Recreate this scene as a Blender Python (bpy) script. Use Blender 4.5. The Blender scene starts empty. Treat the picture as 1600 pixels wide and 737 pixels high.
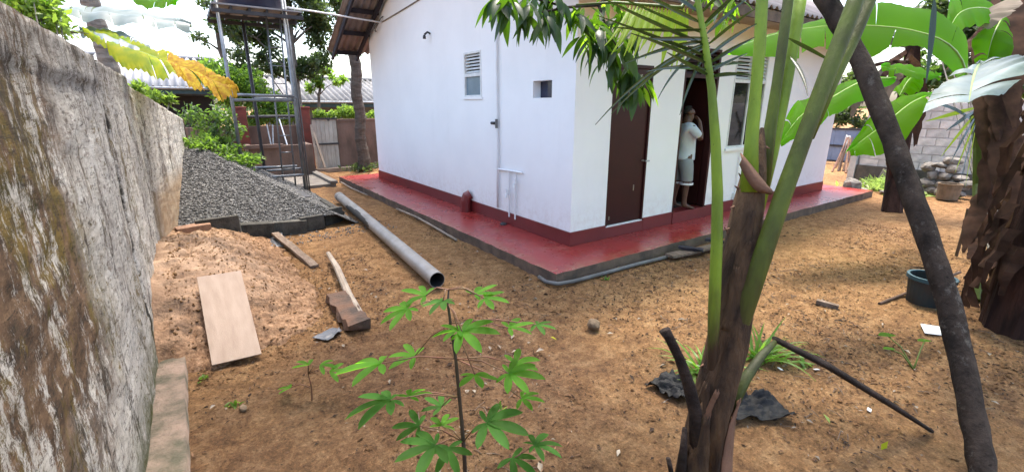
import bpy, bmesh, math, random
import numpy as np
from mathutils import Vector, Matrix

random.seed(7)
RNG = np.random.default_rng(11)
sc = bpy.context.scene
COL = sc.collection
R = math.radians

# ------------------------------------------------------------------ camera
CAM_H, PITCH, YAW, FPX = 1.85, R(15.9), R(-34.8), 714.0
cam_d = bpy.data.cameras.new('camera')
cam_d.sensor_width = 36.0
cam_d.lens = FPX / 1600.0 * 36.0
cam_d.clip_start = 0.02
cam_d.clip_end = 1200
cam = bpy.data.objects.new('camera', cam_d)
COL.objects.link(cam)
cam.location = (0, 0, CAM_H)
cam.rotation_euler = (math.pi / 2 - PITCH, 0, YAW)
sc.camera = cam

# ------------------------------------------------------------------ light
SUN_AZ, SUN_EL = R(42), R(71)          # azimuth from +Y towards +X
world = bpy.data.worlds.new('World')
sc.world = world
world.use_nodes = True
wn = world.node_tree
sky = wn.nodes.new('ShaderNodeTexSky')
sky.sky_type = 'NISHITA'
sky.sun_disc = False
sky.sun_elevation = SUN_EL
sky.sun_rotation = SUN_AZ
sky.air_density = 1.0
sky.dust_density = 4.0
sky.ozone_density = 1.0
bgn = wn.nodes['Background']
bgn.inputs['Strength'].default_value = 0.15
wn.links.new(sky.outputs[0], bgn.inputs['Color'])
sl = bpy.data.lights.new('sun', 'SUN')
sl.energy = 1.5
sl.angle = R(10)
sl.color = (1.0, 0.94, 0.85)
so = bpy.data.objects.new('sun', sl)
COL.objects.link(so)
sd = Vector((math.sin(SUN_AZ) * math.cos(SUN_EL), math.cos(SUN_AZ) * math.cos(SUN_EL), math.sin(SUN_EL)))
so.rotation_euler = sd.to_track_quat('Z', 'Y').to_euler()
so.location = sd * 40
sc.view_settings.view_transform = 'Standard'
sc.view_settings.look = 'None'
sc.view_settings.gamma = 1.0
sc.view_settings.exposure = 2.32
sc.view_settings.use_curve_mapping = False

# ------------------------------------------------------------------ measuring helpers (photo pixel -> place)
CP = Vector((0, 0, CAM_H))


def ray(x, y):
    r = (x - 800) / FPX
    u = -(y - 368.5) / FPX
    fw = math.cos(PITCH) + math.sin(PITCH) * u
    up = -math.sin(PITCH) + math.cos(PITCH) * u
    c, s = math.cos(YAW), math.sin(YAW)
    return Vector((c * r - s * fw, s * r + c * fw, up))


def at(x, y, d):
    return CP + ray(x, y) * d


def onz(x, y, z=0.0):
    d = ray(x, y)
    return CP + d * ((z - CP.z) / d.z)


def ony(x, y, Y):
    d = ray(x, y)
    return CP + d * (Y / d.y)


def onx(x, y, X):
    d = ray(x, y)
    return CP + d * (X / d.x)


def lerp(a, b, t):
    return a + (b - a) * t


def sstep(a, b, x):
    t = np.clip((x - a) / (b - a), 0, 1)
    return t * t * (3 - 2 * t)


def vnoise(x, y, seed=0):
    x = np.asarray(x, float)
    y = np.asarray(y, float)
    xi = np.floor(x).astype(np.int64)
    yi = np.floor(y).astype(np.int64)
    fx = x - xi
    fy = y - yi
    fx = fx * fx * (3 - 2 * fx)
    fy = fy * fy * (3 - 2 * fy)

    def h(a, b):
        n = (a * 374761393 + b * 668265263 + seed * 974634777) & 0xFFFFFFFF
        n = ((n ^ (n >> 13)) * 1274126177) & 0xFFFFFFFF
        n = n ^ (n >> 16)
        return (n & 0xFFFF) / 65535.0
    a = h(xi, yi)
    b = h(xi + 1, yi)
    c = h(xi, yi + 1)
    d = h(xi + 1, yi + 1)
    return (a + (b - a) * fx) * (1 - fy) + (c + (d - c) * fx) * fy


def fbm(x, y, seed=0, oct=4):
    s = 0
    a = 1
    t = 0
    for i in range(oct):
        s = s + a * (vnoise(np.asarray(x) * 2 ** i, np.asarray(y) * 2 ** i, seed + i) - 0.5)
        t += a
        a *= 0.55
    return s / t


# ------------------------------------------------------------------ object helpers
ORG = {}


def tag(o, label=None, cat=None, group=None, kind=None):
    if label:
        o['label'] = label
    if cat:
        o['category'] = cat
    if group:
        o['group'] = group
    if kind:
        o['kind'] = kind
    return o


def thing(name, label, cat, loc=(0, 0, 0), group=None):
    o = bpy.data.objects.new(name, None)
    COL.objects.link(o)
    o.empty_display_size = 0.1
    o.location = loc
    ORG[o.name] = Vector(loc)
    return tag(o, label, cat, group)


def link_mesh(name, me, parent=None, base=None):
    o = bpy.data.objects.new(name, me)
    COL.objects.link(o)
    if parent is not None:
        o.parent = parent
        ORG[o.name] = ORG[parent.name]
    else:
        o.location = base if base is not None else (0, 0, 0)
        ORG[o.name] = Vector(o.location)
    return o


class MB:
    def __init__(s):
        s.v = []
        s.f = []
        s.m = []

    def add(s, vs, fs, mi=0):
        b = len(s.v)
        s.v += [tuple(v) for v in vs]
        for f in fs:
            s.f.append(tuple(b + i for i in f))
            s.m.append(mi)
        return s

    def box(s, c, size, rot=None, mi=0, jit=0):
        c = Vector(c)
        vs = []
        for dx in (-.5, .5):
            for dy in (-.5, .5):
                for dz in (-.5, .5):
                    p = Vector((dx * size[0], dy * size[1], dz * size[2]))
                    if jit:
                        p += Vector([random.uniform(-jit, jit) for _ in range(3)])
                    if rot is not None:
                        p = rot @ p
                    vs.append(c + p)
        return s.add(vs, [(0, 1, 3, 2), (4, 6, 7, 5), (0, 4, 5, 1), (2, 3, 7, 6), (0, 2, 6, 4), (1, 5, 7, 3)], mi)

    def bb(s, x0, x1, y0, y1, z0, z1, mi=0):
        return s.box(((x0 + x1) / 2, (y0 + y1) / 2, (z0 + z1) / 2), (x1 - x0, y1 - y0, z1 - z0), None, mi)

    def beam(s, a, b, w, h, up=(0, 0, 1), mi=0):
        a = Vector(a)
        b = Vector(b)
        d = b - a
        x = d.normalized()
        y = Vector(up).cross(x)
        if y.length < 1e-4:
            y = Vector((1, 0, 0)).cross(x)
        y.normalize()
        z = x.cross(y)
        rot = Matrix((x, y, z)).transposed()
        return s.box((a + b) / 2, (d.length, w, h), rot, mi)

    def tube(s, pts, rad, n=8, mi=0, flat=1.0, cap=True, wob=0):
        pts = [Vector(p) for p in pts]
        if not isinstance(rad, (list, tuple)):
            rad = [rad] * len(pts)
        b = len(s.v)
        t0 = (pts[1] - pts[0]).normalized()
        ref = Vector((0, 0, 1)) if abs(t0.z) < .9 else Vector((1, 0, 0))
        x = t0.cross(ref).normalized()
        for i, p in enumerate(pts):
            if i == 0:
                t = pts[1] - pts[0]
            elif i == len(pts) - 1:
                t = pts[-1] - pts[-2]
            else:
                t = pts[i + 1] - pts[i - 1]
            t.normalize()
            x = (x - t * x.dot(t)).normalized()
            y = t.cross(x)
            for k in range(n):
                a = 2 * math.pi * k / n
                r = rad[i] * (1 + (random.uniform(-wob, wob) if wob else 0))
                s.v.append(tuple(p + x * math.cos(a) * r + y * math.sin(a) * r * flat))
        for i in range(len(pts) - 1):
            for k in range(n):
                k2 = (k + 1) % n
                s.f.append((b + i * n + k, b + i * n + k2, b + (i + 1) * n + k2, b + (i + 1) * n + k))
                s.m.append(mi)
        if cap:
            s.f.append(tuple(b + k for k in range(n))[::-1])
            s.m.append(mi)
            e = b + (len(pts) - 1) * n
            s.f.append(tuple(e + k for k in range(n)))
            s.m.append(mi)
        return s

    def lathe(s, c, prof, n=24, mi=0):
        b = len(s.v)
        for r, z in prof:
            for k in range(n):
                a = 2 * math.pi * k / n
                s.v.append((c[0] + r * math.cos(a), c[1] + r * math.sin(a), c[2] + z))
        for i in range(len(prof) - 1):
            for k in range(n):
                k2 = (k + 1) % n
                s.f.append((b + i * n + k, b + i * n + k2, b + (i + 1) * n + k2, b + (i + 1) * n + k))
                s.m.append(mi)
        return s

    def loft(s, rows, mi=0):
        b = len(s.v)
        n = len(rows[0])
        for r in rows:
            s.v += [tuple(p) for p in r]
        for i in range(len(rows) - 1):
            for k in range(n - 1):
                s.f.append((b + i * n + k, b + i * n + k + 1, b + (i + 1) * n + k + 1, b + (i + 1) * n + k))
                s.m.append(mi)
        return s

    def build(s, name, mats, parent=None, base=None, smooth=False, bevel=0, solid=0):
        org = ORG[parent.name] if parent is not None else Vector(base if base is not None else (0, 0, 0))
        me = bpy.data.meshes.new(name)
        me.from_pydata([(v[0] - org[0], v[1] - org[1], v[2] - org[2]) for v in s.v], [], s.f)
        if not isinstance(mats, (list, tuple)):
            mats = [mats]
        for m in mats:
            me.materials.append(m)
        if len(mats) > 1:
            me.polygons.foreach_set('material_index', s.m)
        if smooth:
            me.polygons.foreach_set('use_smooth', [True] * len(me.polygons))
        me.update()
        o = link_mesh(name, me, parent, org)
        if solid:
            md = o.modifiers.new('solid', 'SOLIDIFY')
            md.thickness = solid
            md.offset = 0
        if bevel:
            md = o.modifiers.new('bevel', 'BEVEL')
            md.width = bevel
            md.segments = 2
            md.limit_method = 'ANGLE'
        return o


def np_mesh(name, V, F, mats, parent=None, base=None, mi=None, smooth=False):
    org = np.array(ORG[parent.name] if parent is not None else (base if base is not None else (0, 0, 0)), float)
    V = np.asarray(V, np.float32) - org.astype(np.float32)
    F = np.asarray(F, np.int32)
    me = bpy.data.meshes.new(name)
    me.vertices.add(len(V))
    me.vertices.foreach_set('co', V.ravel())
    k = F.shape[1]
    me.loops.add(F.size)
    me.loops.foreach_set('vertex_index', F.ravel())
    me.polygons.add(len(F))
    me.polygons.foreach_set('loop_start', np.arange(0, F.size, k, dtype=np.int32))
    if not isinstance(mats, (list, tuple)):
        mats = [mats]
    for m in mats:
        me.materials.append(m)
    if mi is not None:
        me.polygons.foreach_set('material_index', np.asarray(mi, np.int32))
    if smooth:
        me.polygons.foreach_set('use_smooth', np.ones(len(F), bool))
    me.update(calc_edges=True)
    me.validate()
    return link_mesh(name, me, parent, Vector(org))


def grid_faces(nu, nv):
    i = np.arange(nu - 1)[:, None] * nv + np.arange(nv - 1)[None, :]
    i = i.ravel()
    return np.stack([i, i + nv, i + nv + 1, i + 1], 1)


# ------------------------------------------------------------------ materials
def new_mat(name):
    m = bpy.data.materials.new(name)
    m.use_nodes = True
    nt = m.node_tree
    return m, nt, nt.nodes['Principled BSDF']


def nz(nt, scale, detail=5, rough=.55, stretch=None, off=(0, 0, 0), coord='Object'):
    tc = nt.nodes.new('ShaderNodeTexCoord')
    mp = nt.nodes.new('ShaderNodeMapping')
    if stretch:
        mp.inputs['Scale'].default_value = stretch
    mp.inputs['Location'].default_value = off
    nt.links.new(tc.outputs[coord], mp.inputs['Vector'])
    n = nt.nodes.new('ShaderNodeTexNoise')
    n.inputs['Scale'].default_value = scale
    n.inputs['Detail'].default_value = detail
    n.inputs['Roughness'].default_value = rough
    nt.links.new(mp.outputs[0], n.inputs['Vector'])
    return n.outputs['Fac']


def ramp(nt, fac, stops):
    r = nt.nodes.new('ShaderNodeValToRGB')
    el = r.color_ramp.elements
    while len(el) < len(stops):
        el.new(.5)
    for e, (p, c) in zip(el, stops):
        e.position = p
        e.color = (*c, 1) if len(c) == 3 else c
    nt.links.new(fac, r.inputs[0])
    return r.outputs[0]


def mixc(nt, fac, a, b):
    m = nt.nodes.new('ShaderNodeMix')
    m.data_type = 'RGBA'
    if isinstance(fac, (int, float)):
        m.inputs[0].default_value = fac
    else:
        nt.links.new(fac, m.inputs[0])
    for s, v in ((6, a), (7, b)):
        if isinstance(v, tuple):
            m.inputs[s].default_value = (*v, 1)
        else:
            nt.links.new(v, m.inputs[s])
    return m.outputs[2]


def bump(nt, p, fac, strength, dist=.02):
    b = nt.nodes.new('ShaderNodeBump')
    b.inputs['Strength'].default_value = strength
    b.inputs['Distance'].default_value = dist
    nt.links.new(fac, b.inputs['Height'])
    nt.links.new(b.outputs[0], p.inputs['Normal'])


def g(v):
    return (v, v, v)


def M(name, c1, c2=None, scale=6, rough=.8, bmp=0, bs=60, lo=.35, hi=.65, spec=.3, metal=0, stretch=None, rand=0):
    m, nt, p = new_mat(name)
    p.inputs['Roughness'].default_value = rough
    p.inputs['Specular IOR Level'].default_value = spec
    p.inputs['Metallic'].default_value = metal
    if c2 is None:
        c2 = tuple(x * .8 for x in c1)
    out = ramp(nt, nz(nt, scale, stretch=stretch), [(lo, c1), (hi, c2)])
    if rand:
        oi = nt.nodes.new('ShaderNodeObjectInfo')
        hs = nt.nodes.new('ShaderNodeHueSaturation')
        mr = nt.nodes.new('ShaderNodeMapRange')
        mr.inputs[3].default_value = 1 - rand
        mr.inputs[4].default_value = 1 + rand
        nt.links.new(oi.outputs['Random'], mr.inputs[0])
        nt.links.new(mr.outputs[0], hs.inputs['Value'])
        nt.links.new(out, hs.inputs['Color'])
        out = hs.outputs[0]
    nt.links.new(out, p.inputs['Base Color'])
    if bmp:
        bump(nt, p, nz(nt, bs, 6, .6, stretch), bmp)
    return m


def LEAF(name, c1, c2, trans=.35, tcol=None, rough=.4, scale=9, spec=.4, rand=.0):
    m, nt, p = new_mat(name)
    p.inputs['Roughness'].default_value = rough
    p.inputs['Specular IOR Level'].default_value = spec
    geo = nt.nodes.new('ShaderNodeNewGeometry')
    out = ramp(nt, nz(nt, scale, 3), [(.35, c1), (.65, c2)])
    hs = nt.nodes.new('ShaderNodeHueSaturation')
    mr = nt.nodes.new('ShaderNodeMapRange')
    mr.inputs[3].default_value = .7
    mr.inputs[4].default_value = 1.3
    nt.links.new(geo.outputs['Random Per Island'], mr.inputs[0])
    nt.links.new(mr.outputs[0], hs.inputs['Value'])
    nt.links.new(out, hs.inputs['Color'])
    nt.links.new(hs.outputs[0], p.inputs['Base Color'])
    tr = nt.nodes.new('ShaderNodeBsdfTranslucent')
    tr.inputs['Color'].default_value = (*(tcol or tuple(min(1, x * 2.2) for x in c1)), 1)
    mx = nt.nodes.new('ShaderNodeMixShader')
    mx.inputs[0].default_value = trans
    nt.links.new(p.outputs[0], mx.inputs[1])
    nt.links.new(tr.outputs[0], mx.inputs[2])
    nt.links.new(mx.outputs[0], nt.nodes['Material Output'].inputs['Surface'])
    return m


# soil
def soil_mat():
    m, nt, p = new_mat('soil')
    p.inputs['Roughness'].default_value = .95
    p.inputs['Specular IOR Level'].default_value = .12
    a = ramp(nt, nz(nt, .55, 6, .65), [(.36, (.16, .09, .052)), (.50, (.285, .152, .066)), (.64, (.42, .25, .11))])
    b = ramp(nt, nz(nt, 7, 9, .8), [(.36, (.09, .053, .032)), (.48, (.285, .155, .07)), (.62, (.48, .30, .15))])
    c = mixc(nt, .6, a, b)
    d = ramp(nt, nz(nt, 48, 8, .85), [(.36, (.18, .17, .17)), (.46, (.85, .85, .85)), (.54, (1, 1, 1)), (.64, (1.8, 1.7, 1.55))])
    mu = nt.nodes.new('ShaderNodeMix')
    mu.data_type = 'RGBA'
    mu.blend_type = 'MULTIPLY'
    mu.inputs[0].default_value = .9
    nt.links.new(c, mu.inputs[6])
    nt.links.new(d, mu.inputs[7])
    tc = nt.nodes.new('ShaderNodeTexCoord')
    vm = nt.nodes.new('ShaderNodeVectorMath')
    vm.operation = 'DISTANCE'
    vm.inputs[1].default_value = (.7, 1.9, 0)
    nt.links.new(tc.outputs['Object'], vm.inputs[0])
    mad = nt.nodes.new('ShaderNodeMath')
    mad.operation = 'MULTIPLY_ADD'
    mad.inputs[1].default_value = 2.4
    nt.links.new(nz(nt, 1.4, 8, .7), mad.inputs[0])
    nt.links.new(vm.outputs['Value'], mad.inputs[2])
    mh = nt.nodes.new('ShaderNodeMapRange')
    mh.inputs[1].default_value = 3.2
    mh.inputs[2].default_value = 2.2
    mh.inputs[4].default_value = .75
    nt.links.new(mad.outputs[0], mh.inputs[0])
    near_tone = nt.nodes.new('ShaderNodeMix')
    near_tone.data_type = 'RGBA'
    near_tone.blend_type = 'MULTIPLY'
    nt.links.new(mh.outputs[0], near_tone.inputs[0])
    nt.links.new(mu.outputs[2], near_tone.inputs[6])
    near_tone.inputs[7].default_value = (.48, .50, .62, 1)  # multiplies the soil darker and greyer around the near left
    nt.links.new(near_tone.outputs[2], p.inputs['Base Color'])
    bump(nt, p, nz(nt, 45, 10, .82), 1.0, .05)
    return m


def oldwall_mat():
    m, nt, p = new_mat('old_concrete_wall')
    p.inputs['Roughness'].default_value = .92
    p.inputs['Specular IOR Level'].default_value = .15
    tc = nt.nodes.new('ShaderNodeTexCoord')
    sx = nt.nodes.new('ShaderNodeSeparateXYZ')
    nt.links.new(tc.outputs['Object'], sx.inputs[0])
    base = ramp(nt, nz(nt, 4.0, 10, .8, (1, .5, 1.1)), [(.36, (.13, .10, .08)), (.48, (.28, .235, .20)), (.62, (.42, .365, .315))])
    # brown rust towards the near end
    near = nt.nodes.new('ShaderNodeMapRange')
    near.inputs[1].default_value = 2.9
    near.inputs[2].default_value = 2.35
    nt.links.new(sx.outputs['Y'], near.inputs[0])
    hi_ = nt.nodes.new('ShaderNodeMapRange')
    hi_.inputs[1].default_value = .45
    hi_.inputs[2].default_value = .95
    nt.links.new(sx.outputs['Z'], hi_.inputs[0])
    nh = nt.nodes.new('ShaderNodeMath')
    nh.operation = 'MULTIPLY'
    nt.links.new(near.outputs[0], nh.inputs[0])
    nt.links.new(hi_.outputs[0], nh.inputs[1])
    n1 = nz(nt, 2.2, 9, .8, (1, .55, .9))
    ma = nt.nodes.new('ShaderNodeMath')
    ma.operation = 'MULTIPLY'
    nt.links.new(nh.outputs[0], ma.inputs[0])
    nt.links.new(ramp(nt, n1, [(.33, g(.25)), (.42, g(1))]), ma.inputs[1])
    c = mixc(nt, ma.outputs[0], base, ramp(nt, nz(nt, 9, 9, .8, (1, .45, 1.1)), [(.38, (.055, .04, .028)), (.50, (.17, .105, .062)), (.62, (.32, .20, .115))]))
    # mustard and olive algae runs
    alg = ramp(nt, nz(nt, 3.0, 10, .80, (1, .75, .40), (3, 1.7, 5)), [(.495, g(0)), (.55, g(.95))])
    c = mixc(nt, alg, c, ramp(nt, nz(nt, 12, 9, .8, (1, .5, 1)), [(.38, (.05, .05, .014)), (.50, (.16, .115, .028)), (.62, (.27, .18, .045))]))
    # lime wash left in flaking runs
    lt = ramp(nt, nz(nt, 2.6, 12, .80, (1, .8, .34), (0, .35, 0)), [(.44, g(0)), (.50, g(1))])
    l2 = ramp(nt, nz(nt, 30, 10, .88, (1, .28, .8)), [(.43, g(.0)), (.475, g(1))])
    nr2 = nt.nodes.new('ShaderNodeMapRange')
    nr2.inputs[3].default_value = 1.0
    nr2.inputs[4].default_value = .0
    nt.links.new(nh.outputs[0], nr2.inputs[0])
    fleck = ramp(nt, nz(nt, 4.2, 12, .86, (1, .9, .40), (5, 2.2, 1)), [(.505, g(0)), (.54, g(1))])
    mxn = nt.nodes.new('ShaderNodeMath')
    mxn.operation = 'MAXIMUM'
    lm = nt.nodes.new('ShaderNodeMath')
    lm.operation = 'MULTIPLY'
    nt.links.new(lt, lm.inputs[0])
    nt.links.new(nr2.outputs[0], lm.inputs[1])
    nt.links.new(lm.outputs[0], mxn.inputs[0])
    nt.links.new(fleck, mxn.inputs[1])
    ml = nt.nodes.new('ShaderNodeMath')
    ml.operation = 'MULTIPLY'
    nt.links.new(mxn.outputs[0], ml.inputs[0])
    nt.links.new(l2, ml.inputs[1])
    c = mixc(nt, ml.outputs[0], c, ramp(nt, nz(nt, 8, 6, .7), [(.4, (.68, .63, .55)), (.6, (.84, .80, .73))]))
    st = ramp(nt, nz(nt, 4.4, 12, .86, (1, .9, .26), (2, 4.3, 1)), [(.545, g(0)), (.59, g(.9))])
    c = mixc(nt, st, c, ramp(nt, nz(nt, 20, 6, .8), [(.4, (.03, .024, .018)), (.6, (.11, .08, .055))]))
    # dark joint between two lifts of the wall
    mz = nt.nodes.new('ShaderNodeMath')
    mz.operation = 'MULTIPLY_ADD'
    mz.inputs[1].default_value = -.16
    nt.links.new(sx.outputs['Z'], mz.inputs[0])
    nt.links.new(sx.outputs['Y'], mz.inputs[2])
    mj = nt.nodes.new('ShaderNodeMath')
    mj.operation = 'MULTIPLY_ADD'
    mj.inputs[1].default_value = .22
    nt.links.new(nz(nt, 9, 8, .75, (1, .4, 1)), mj.inputs[0])
    nt.links.new(mz.outputs[0], mj.inputs[2])
    jr = nt.nodes.new('ShaderNodeMapRange')
    jr.inputs[1].default_value = 3.90
    jr.inputs[2].default_value = 4.14
    nt.links.new(mj.outputs[0], jr.inputs[0])
    jm = ramp(nt, jr.outputs[0], [(.28, g(0)), (.40, g(.95)), (.60, g(.95)), (.72, g(0))])
    c = mixc(nt, jm, c, (.022, .019, .016))
    # fine dark pits
    pits = ramp(nt, nz(nt, 30, 10, .9, (1, .28, 1.2)), [(.41, g(.9)), (.46, g(0))])
    c = mixc(nt, pits, c, (.035, .03, .024))
    # dark weather run from the coping
    top = nt.nodes.new('ShaderNodeMapRange')
    top.inputs[1].default_value = 1.72
    top.inputs[2].default_value = 2.12
    nt.links.new(sx.outputs['Z'], top.inputs[0])
    mt = nt.nodes.new('ShaderNodeMath')
    mt.operation = 'MULTIPLY'
    nt.links.new(top.outputs[0], mt.inputs[0])
    nt.links.new(ramp(nt, nz(nt, 5, 6, .7, (1, 2, .6), (8, 0, 0)), [(.4, g(.25)), (.6, g(.8))]), mt.inputs[1])
    c = mixc(nt, mt.outputs[0], c, (.10, .08, .06))
    # moss at the foot
    low = nt.nodes.new('ShaderNodeMapRange')
    low.inputs[1].default_value = .42
    low.inputs[2].default_value = .02
    nt.links.new(sx.outputs['Z'], low.inputs[0])
    mw = nt.nodes.new('ShaderNodeMath')
    mw.operation = 'MULTIPLY'
    nt.links.new(low.outputs[0], mw.inputs[0])
    nt.links.new(ramp(nt, nz(nt, 6, 5, .7), [(.36, g(0)), (.50, g(1))]), mw.inputs[1])
    c = mixc(nt, mw.outputs[0], c, (.085, .095, .025))
    # sand stained stretch at the heaps
    far = nt.nodes.new('ShaderNodeMapRange')
    far.inputs[1].default_value = 6.0
    far.inputs[2].default_value = 6.8
    nt.links.new(sx.outputs['Y'], far.inputs[0])
    lz = nt.nodes.new('ShaderNodeMapRange')
    lz.inputs[1].default_value = 1.0
    lz.inputs[2].default_value = .75
    nt.links.new(sx.outputs['Z'], lz.inputs[0])
    mf = nt.nodes.new('ShaderNodeMath')
    mf.operation = 'MULTIPLY'
    nt.links.new(far.outputs[0], mf.inputs[0])
    nt.links.new(lz.outputs[0], mf.inputs[1])
    c = mixc(nt, mf.outputs[0], c, ramp(nt, nz(nt, 9, 5), [(.4, (.42, .29, .18)), (.6, (.5, .38, .26))]))
    nt.links.new(c, p.inputs['Base Color'])
    bump(nt, p, nz(nt, 26, 10, .85, (1, .3, 1.1)), 1.0, .05)
    return m


MT = {}
MT['soil'] = soil_mat()
MT['oldwall'] = oldwall_mat()
MT['backwall'] = M('weathered_back_wall', (.20, .13, .10), (.09, .065, .05), 2.2, .9, .5, 30, stretch=(1, 1, .5))
def white_mat():
    m, nt, p = new_mat('white_wall_paint')
    p.inputs['Roughness'].default_value = .62
    p.inputs['Specular IOR Level'].default_value = .25
    c = ramp(nt, nz(nt, 1.3, 6, .6), [(.35, (.82, .825, .83)), (.65, (.78, .785, .79))])
    sx = nt.nodes.new('ShaderNodeSeparateXYZ')
    tc = nt.nodes.new('ShaderNodeTexCoord')
    nt.links.new(tc.outputs['Object'], sx.inputs[0])
    lo = nt.nodes.new('ShaderNodeMapRange')
    lo.inputs[1].default_value = .62
    lo.inputs[2].default_value = .18
    nt.links.new(sx.outputs['Z'], lo.inputs[0])
    mm = nt.nodes.new('ShaderNodeMath')
    mm.operation = 'MULTIPLY'
    nt.links.new(lo.outputs[0], mm.inputs[0])
    nt.links.new(ramp(nt, nz(nt, 9, 8, .75), [(.45, g(0)), (.7, g(.38))]), mm.inputs[1])
    c = mixc(nt, mm.outputs[0], c, (.45, .33, .25))
    dr = ramp(nt, nz(nt, 3, 6, .6, (1, 1, .12)), [(.58, g(0)), (.75, g(.07))])
    c = mixc(nt, dr, c, (.45, .44, .42))
    nt.links.new(c, p.inputs['Base Color'])
    bump(nt, p, nz(nt, 5, 6, .6), .12, .03)
    return m


MT['white'] = white_mat()
MT['white2'] = M('off_white_paint', (.72, .73, .72), (.6, .61, .6), 8, .5)
MT['pvcw'] = M('white_pvc', (.74, .75, .76), (.68, .69, .7), 5, .35)
MT['red'] = None
MT['plinth'] = M('dark_red_plinth_paint', (0.1600, 0.0208, 0.0208), (0.1280, 0.0176, 0.0176), 3, .38, .08, 60, spec=.5)
MT['maroon'] = M('maroon_door_paint', (0.0375, 0.0090, 0.0083), (0.0285, 0.0075, 0.0067), 3, .45, .04, 30, spec=.25)
MT['concrete'] = M('raw_concrete', (0.2100, 0.1875, 0.1575), (0.1350, 0.1162, 0.0975), 5, .9, .5, 50)
MT['footing'] = M('footing_concrete', (.23, .165, .125), (.075, .068, .045), 7, .92, 1, 26)
MT['brown_edge'] = M('soil_stained_concrete', (0.1600, 0.1120, 0.0800), (0.0800, 0.0600, 0.0480), 6, .92, .5, 50)
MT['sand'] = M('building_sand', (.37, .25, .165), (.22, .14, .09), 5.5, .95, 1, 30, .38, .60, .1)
def sand_mat():
    m = MT['sand']
    nt = m.node_tree
    p = nt.nodes['Principled BSDF']
    src = p.inputs['Base Color'].links[0].from_socket
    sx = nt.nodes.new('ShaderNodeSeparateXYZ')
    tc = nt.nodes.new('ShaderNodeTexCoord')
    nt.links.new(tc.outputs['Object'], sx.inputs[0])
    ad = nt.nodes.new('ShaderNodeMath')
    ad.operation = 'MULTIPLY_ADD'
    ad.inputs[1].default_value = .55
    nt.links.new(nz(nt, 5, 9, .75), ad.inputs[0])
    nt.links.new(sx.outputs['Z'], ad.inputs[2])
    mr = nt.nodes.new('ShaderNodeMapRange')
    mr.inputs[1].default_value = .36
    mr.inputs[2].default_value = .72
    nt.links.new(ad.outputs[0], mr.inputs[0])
    low = ramp(nt, nz(nt, 16, 9, .8), [(.38, (.09, .052, .032)), (.5, (.20, .115, .065)), (.62, (.32, .20, .12))])  # soil brown mixed in low down, also carrying the shade below the crest
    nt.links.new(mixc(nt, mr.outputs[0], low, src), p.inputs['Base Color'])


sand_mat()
MT['gravel1'] = M('grey_crushed_stone', (0.1224, 0.1188, 0.1152), (0.0828, 0.0806, 0.0792), 14, .85, .3, 60)
MT['gravel2'] = M('dark_crushed_stone', (0.0595, 0.0574, 0.0560), (0.0385, 0.0371, 0.0357), 14, .85, .3, 60)
MT['gravel3'] = M('pale_crushed_stone', (0.2160, 0.2120, 0.2040), (0.1520, 0.1480, 0.1440), 14, .85, .3, 60)
MT['block_dark'] = M('mossy_dark_block', (.075, .07, .06), (.035, .033, .028), 9, .95, .7, 40, rand=.25)
MT['brick'] = M('reddish_brick', (.28, .16, .10), (.17, .10, .07), 9, .95, .6, 40)
MT['ply'] = M('plywood_face', (.36, .27, .205), (.29, .21, .155), 5, .75, .15, 60, .35, .68, stretch=(4, 1, 1))
MT['wood_old'] = M('weathered_timber', (0.2025, 0.1500, 0.1125), (0.1125, 0.0788, 0.0562), 5, .9, .6, 40, stretch=(6, 1.5, 1.5))
MT['wood_pale'] = M('pale_timber', (0.3150, 0.2625, 0.2100), (0.2100, 0.1688, 0.1312), 6, .9, .5, 40)
MT['wood_slab'] = M('old_slab_wood', (0.1344, 0.0728, 0.0448), (0.0560, 0.0420, 0.0336), 5, .92, .7, 30)
MT['wood_dark'] = M('dark_roof_timber', (.030, .026, .034), (.018, .016, .022), 5, .8, .3, 40)
MT['pvcg'] = M('grey_pvc_pipe', (0.2295, 0.2227, 0.2167), (0.1530, 0.1445, 0.1360), 4, .38, .05, 20, .38, .66, spec=.5)
MT['pvc_in'] = M('pipe_inside', (.04, .04, .04), (.03, .03, .03), 4, .7)
MT['hose'] = M('grey_conduit', (.15, .148, .145), (.10, .098, .095), 6, .55, spec=.2)
MT['steel'] = M('galvanised_steel', (0.2520, 0.2640, 0.2760), (0.1620, 0.1680, 0.1740), 7, .42, .1, 40, metal=.55)
MT['steel_d'] = M('dark_steel', (.05, .05, .055), (.035, .033, .033), 7, .6)
MT['asb_under'] = M('roof_sheet_underside', (0.2700, 0.2400, 0.2325), (0.1875, 0.1613, 0.1537), 3, .9, .2, 40)
MT['asb'] = M('weathered_roof_sheet', (0.2640, 0.2560, 0.2480), (0.1600, 0.1560, 0.1520), 1.6, .9, .2, 30)
MT['asb_l'] = M('pale_roof_sheet', (0.3150, 0.3150, 0.3225), (0.2250, 0.2250, 0.2325), 1.6, .85, .2, 30)
MT['teal'] = M('dark_teal_fascia', (.035, .075, .085), (.03, .06, .07), 4, .6)
MT['nbr_wall'] = M('shaded_house_wall', (.16, .17, .16), (.11, .115, .11), 2, .85)
MT['dark_flat'] = M('near_black', (.02, .018, .018), (.015, .013, .013), 2, .9)
MT['tank'] = M('blue_black_tank_plastic', (.018, .022, .05), (.014, .017, .04), 3, .35, spec=.5)
MT['board_under'] = M('platform_sheet', (.30, .29, .29), (.22, .21, .21), 4, .85)
MT['pillar'] = M('red_oxide_pillar', (.22, .055, .04), (.12, .045, .035), 4, .9, .4, 40)
MT['gatew'] = M('cream_gate_boards', (0.4350, 0.4275, 0.3750), (0.3300, 0.3150, 0.2700), 4, .7, .1, 30, stretch=(4, 4, 1), rand=.08)
MT['gateb'] = M('blue_grey_gate_steel', (.20, .26, .36), (.15, .20, .29), 4, .5)
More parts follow.
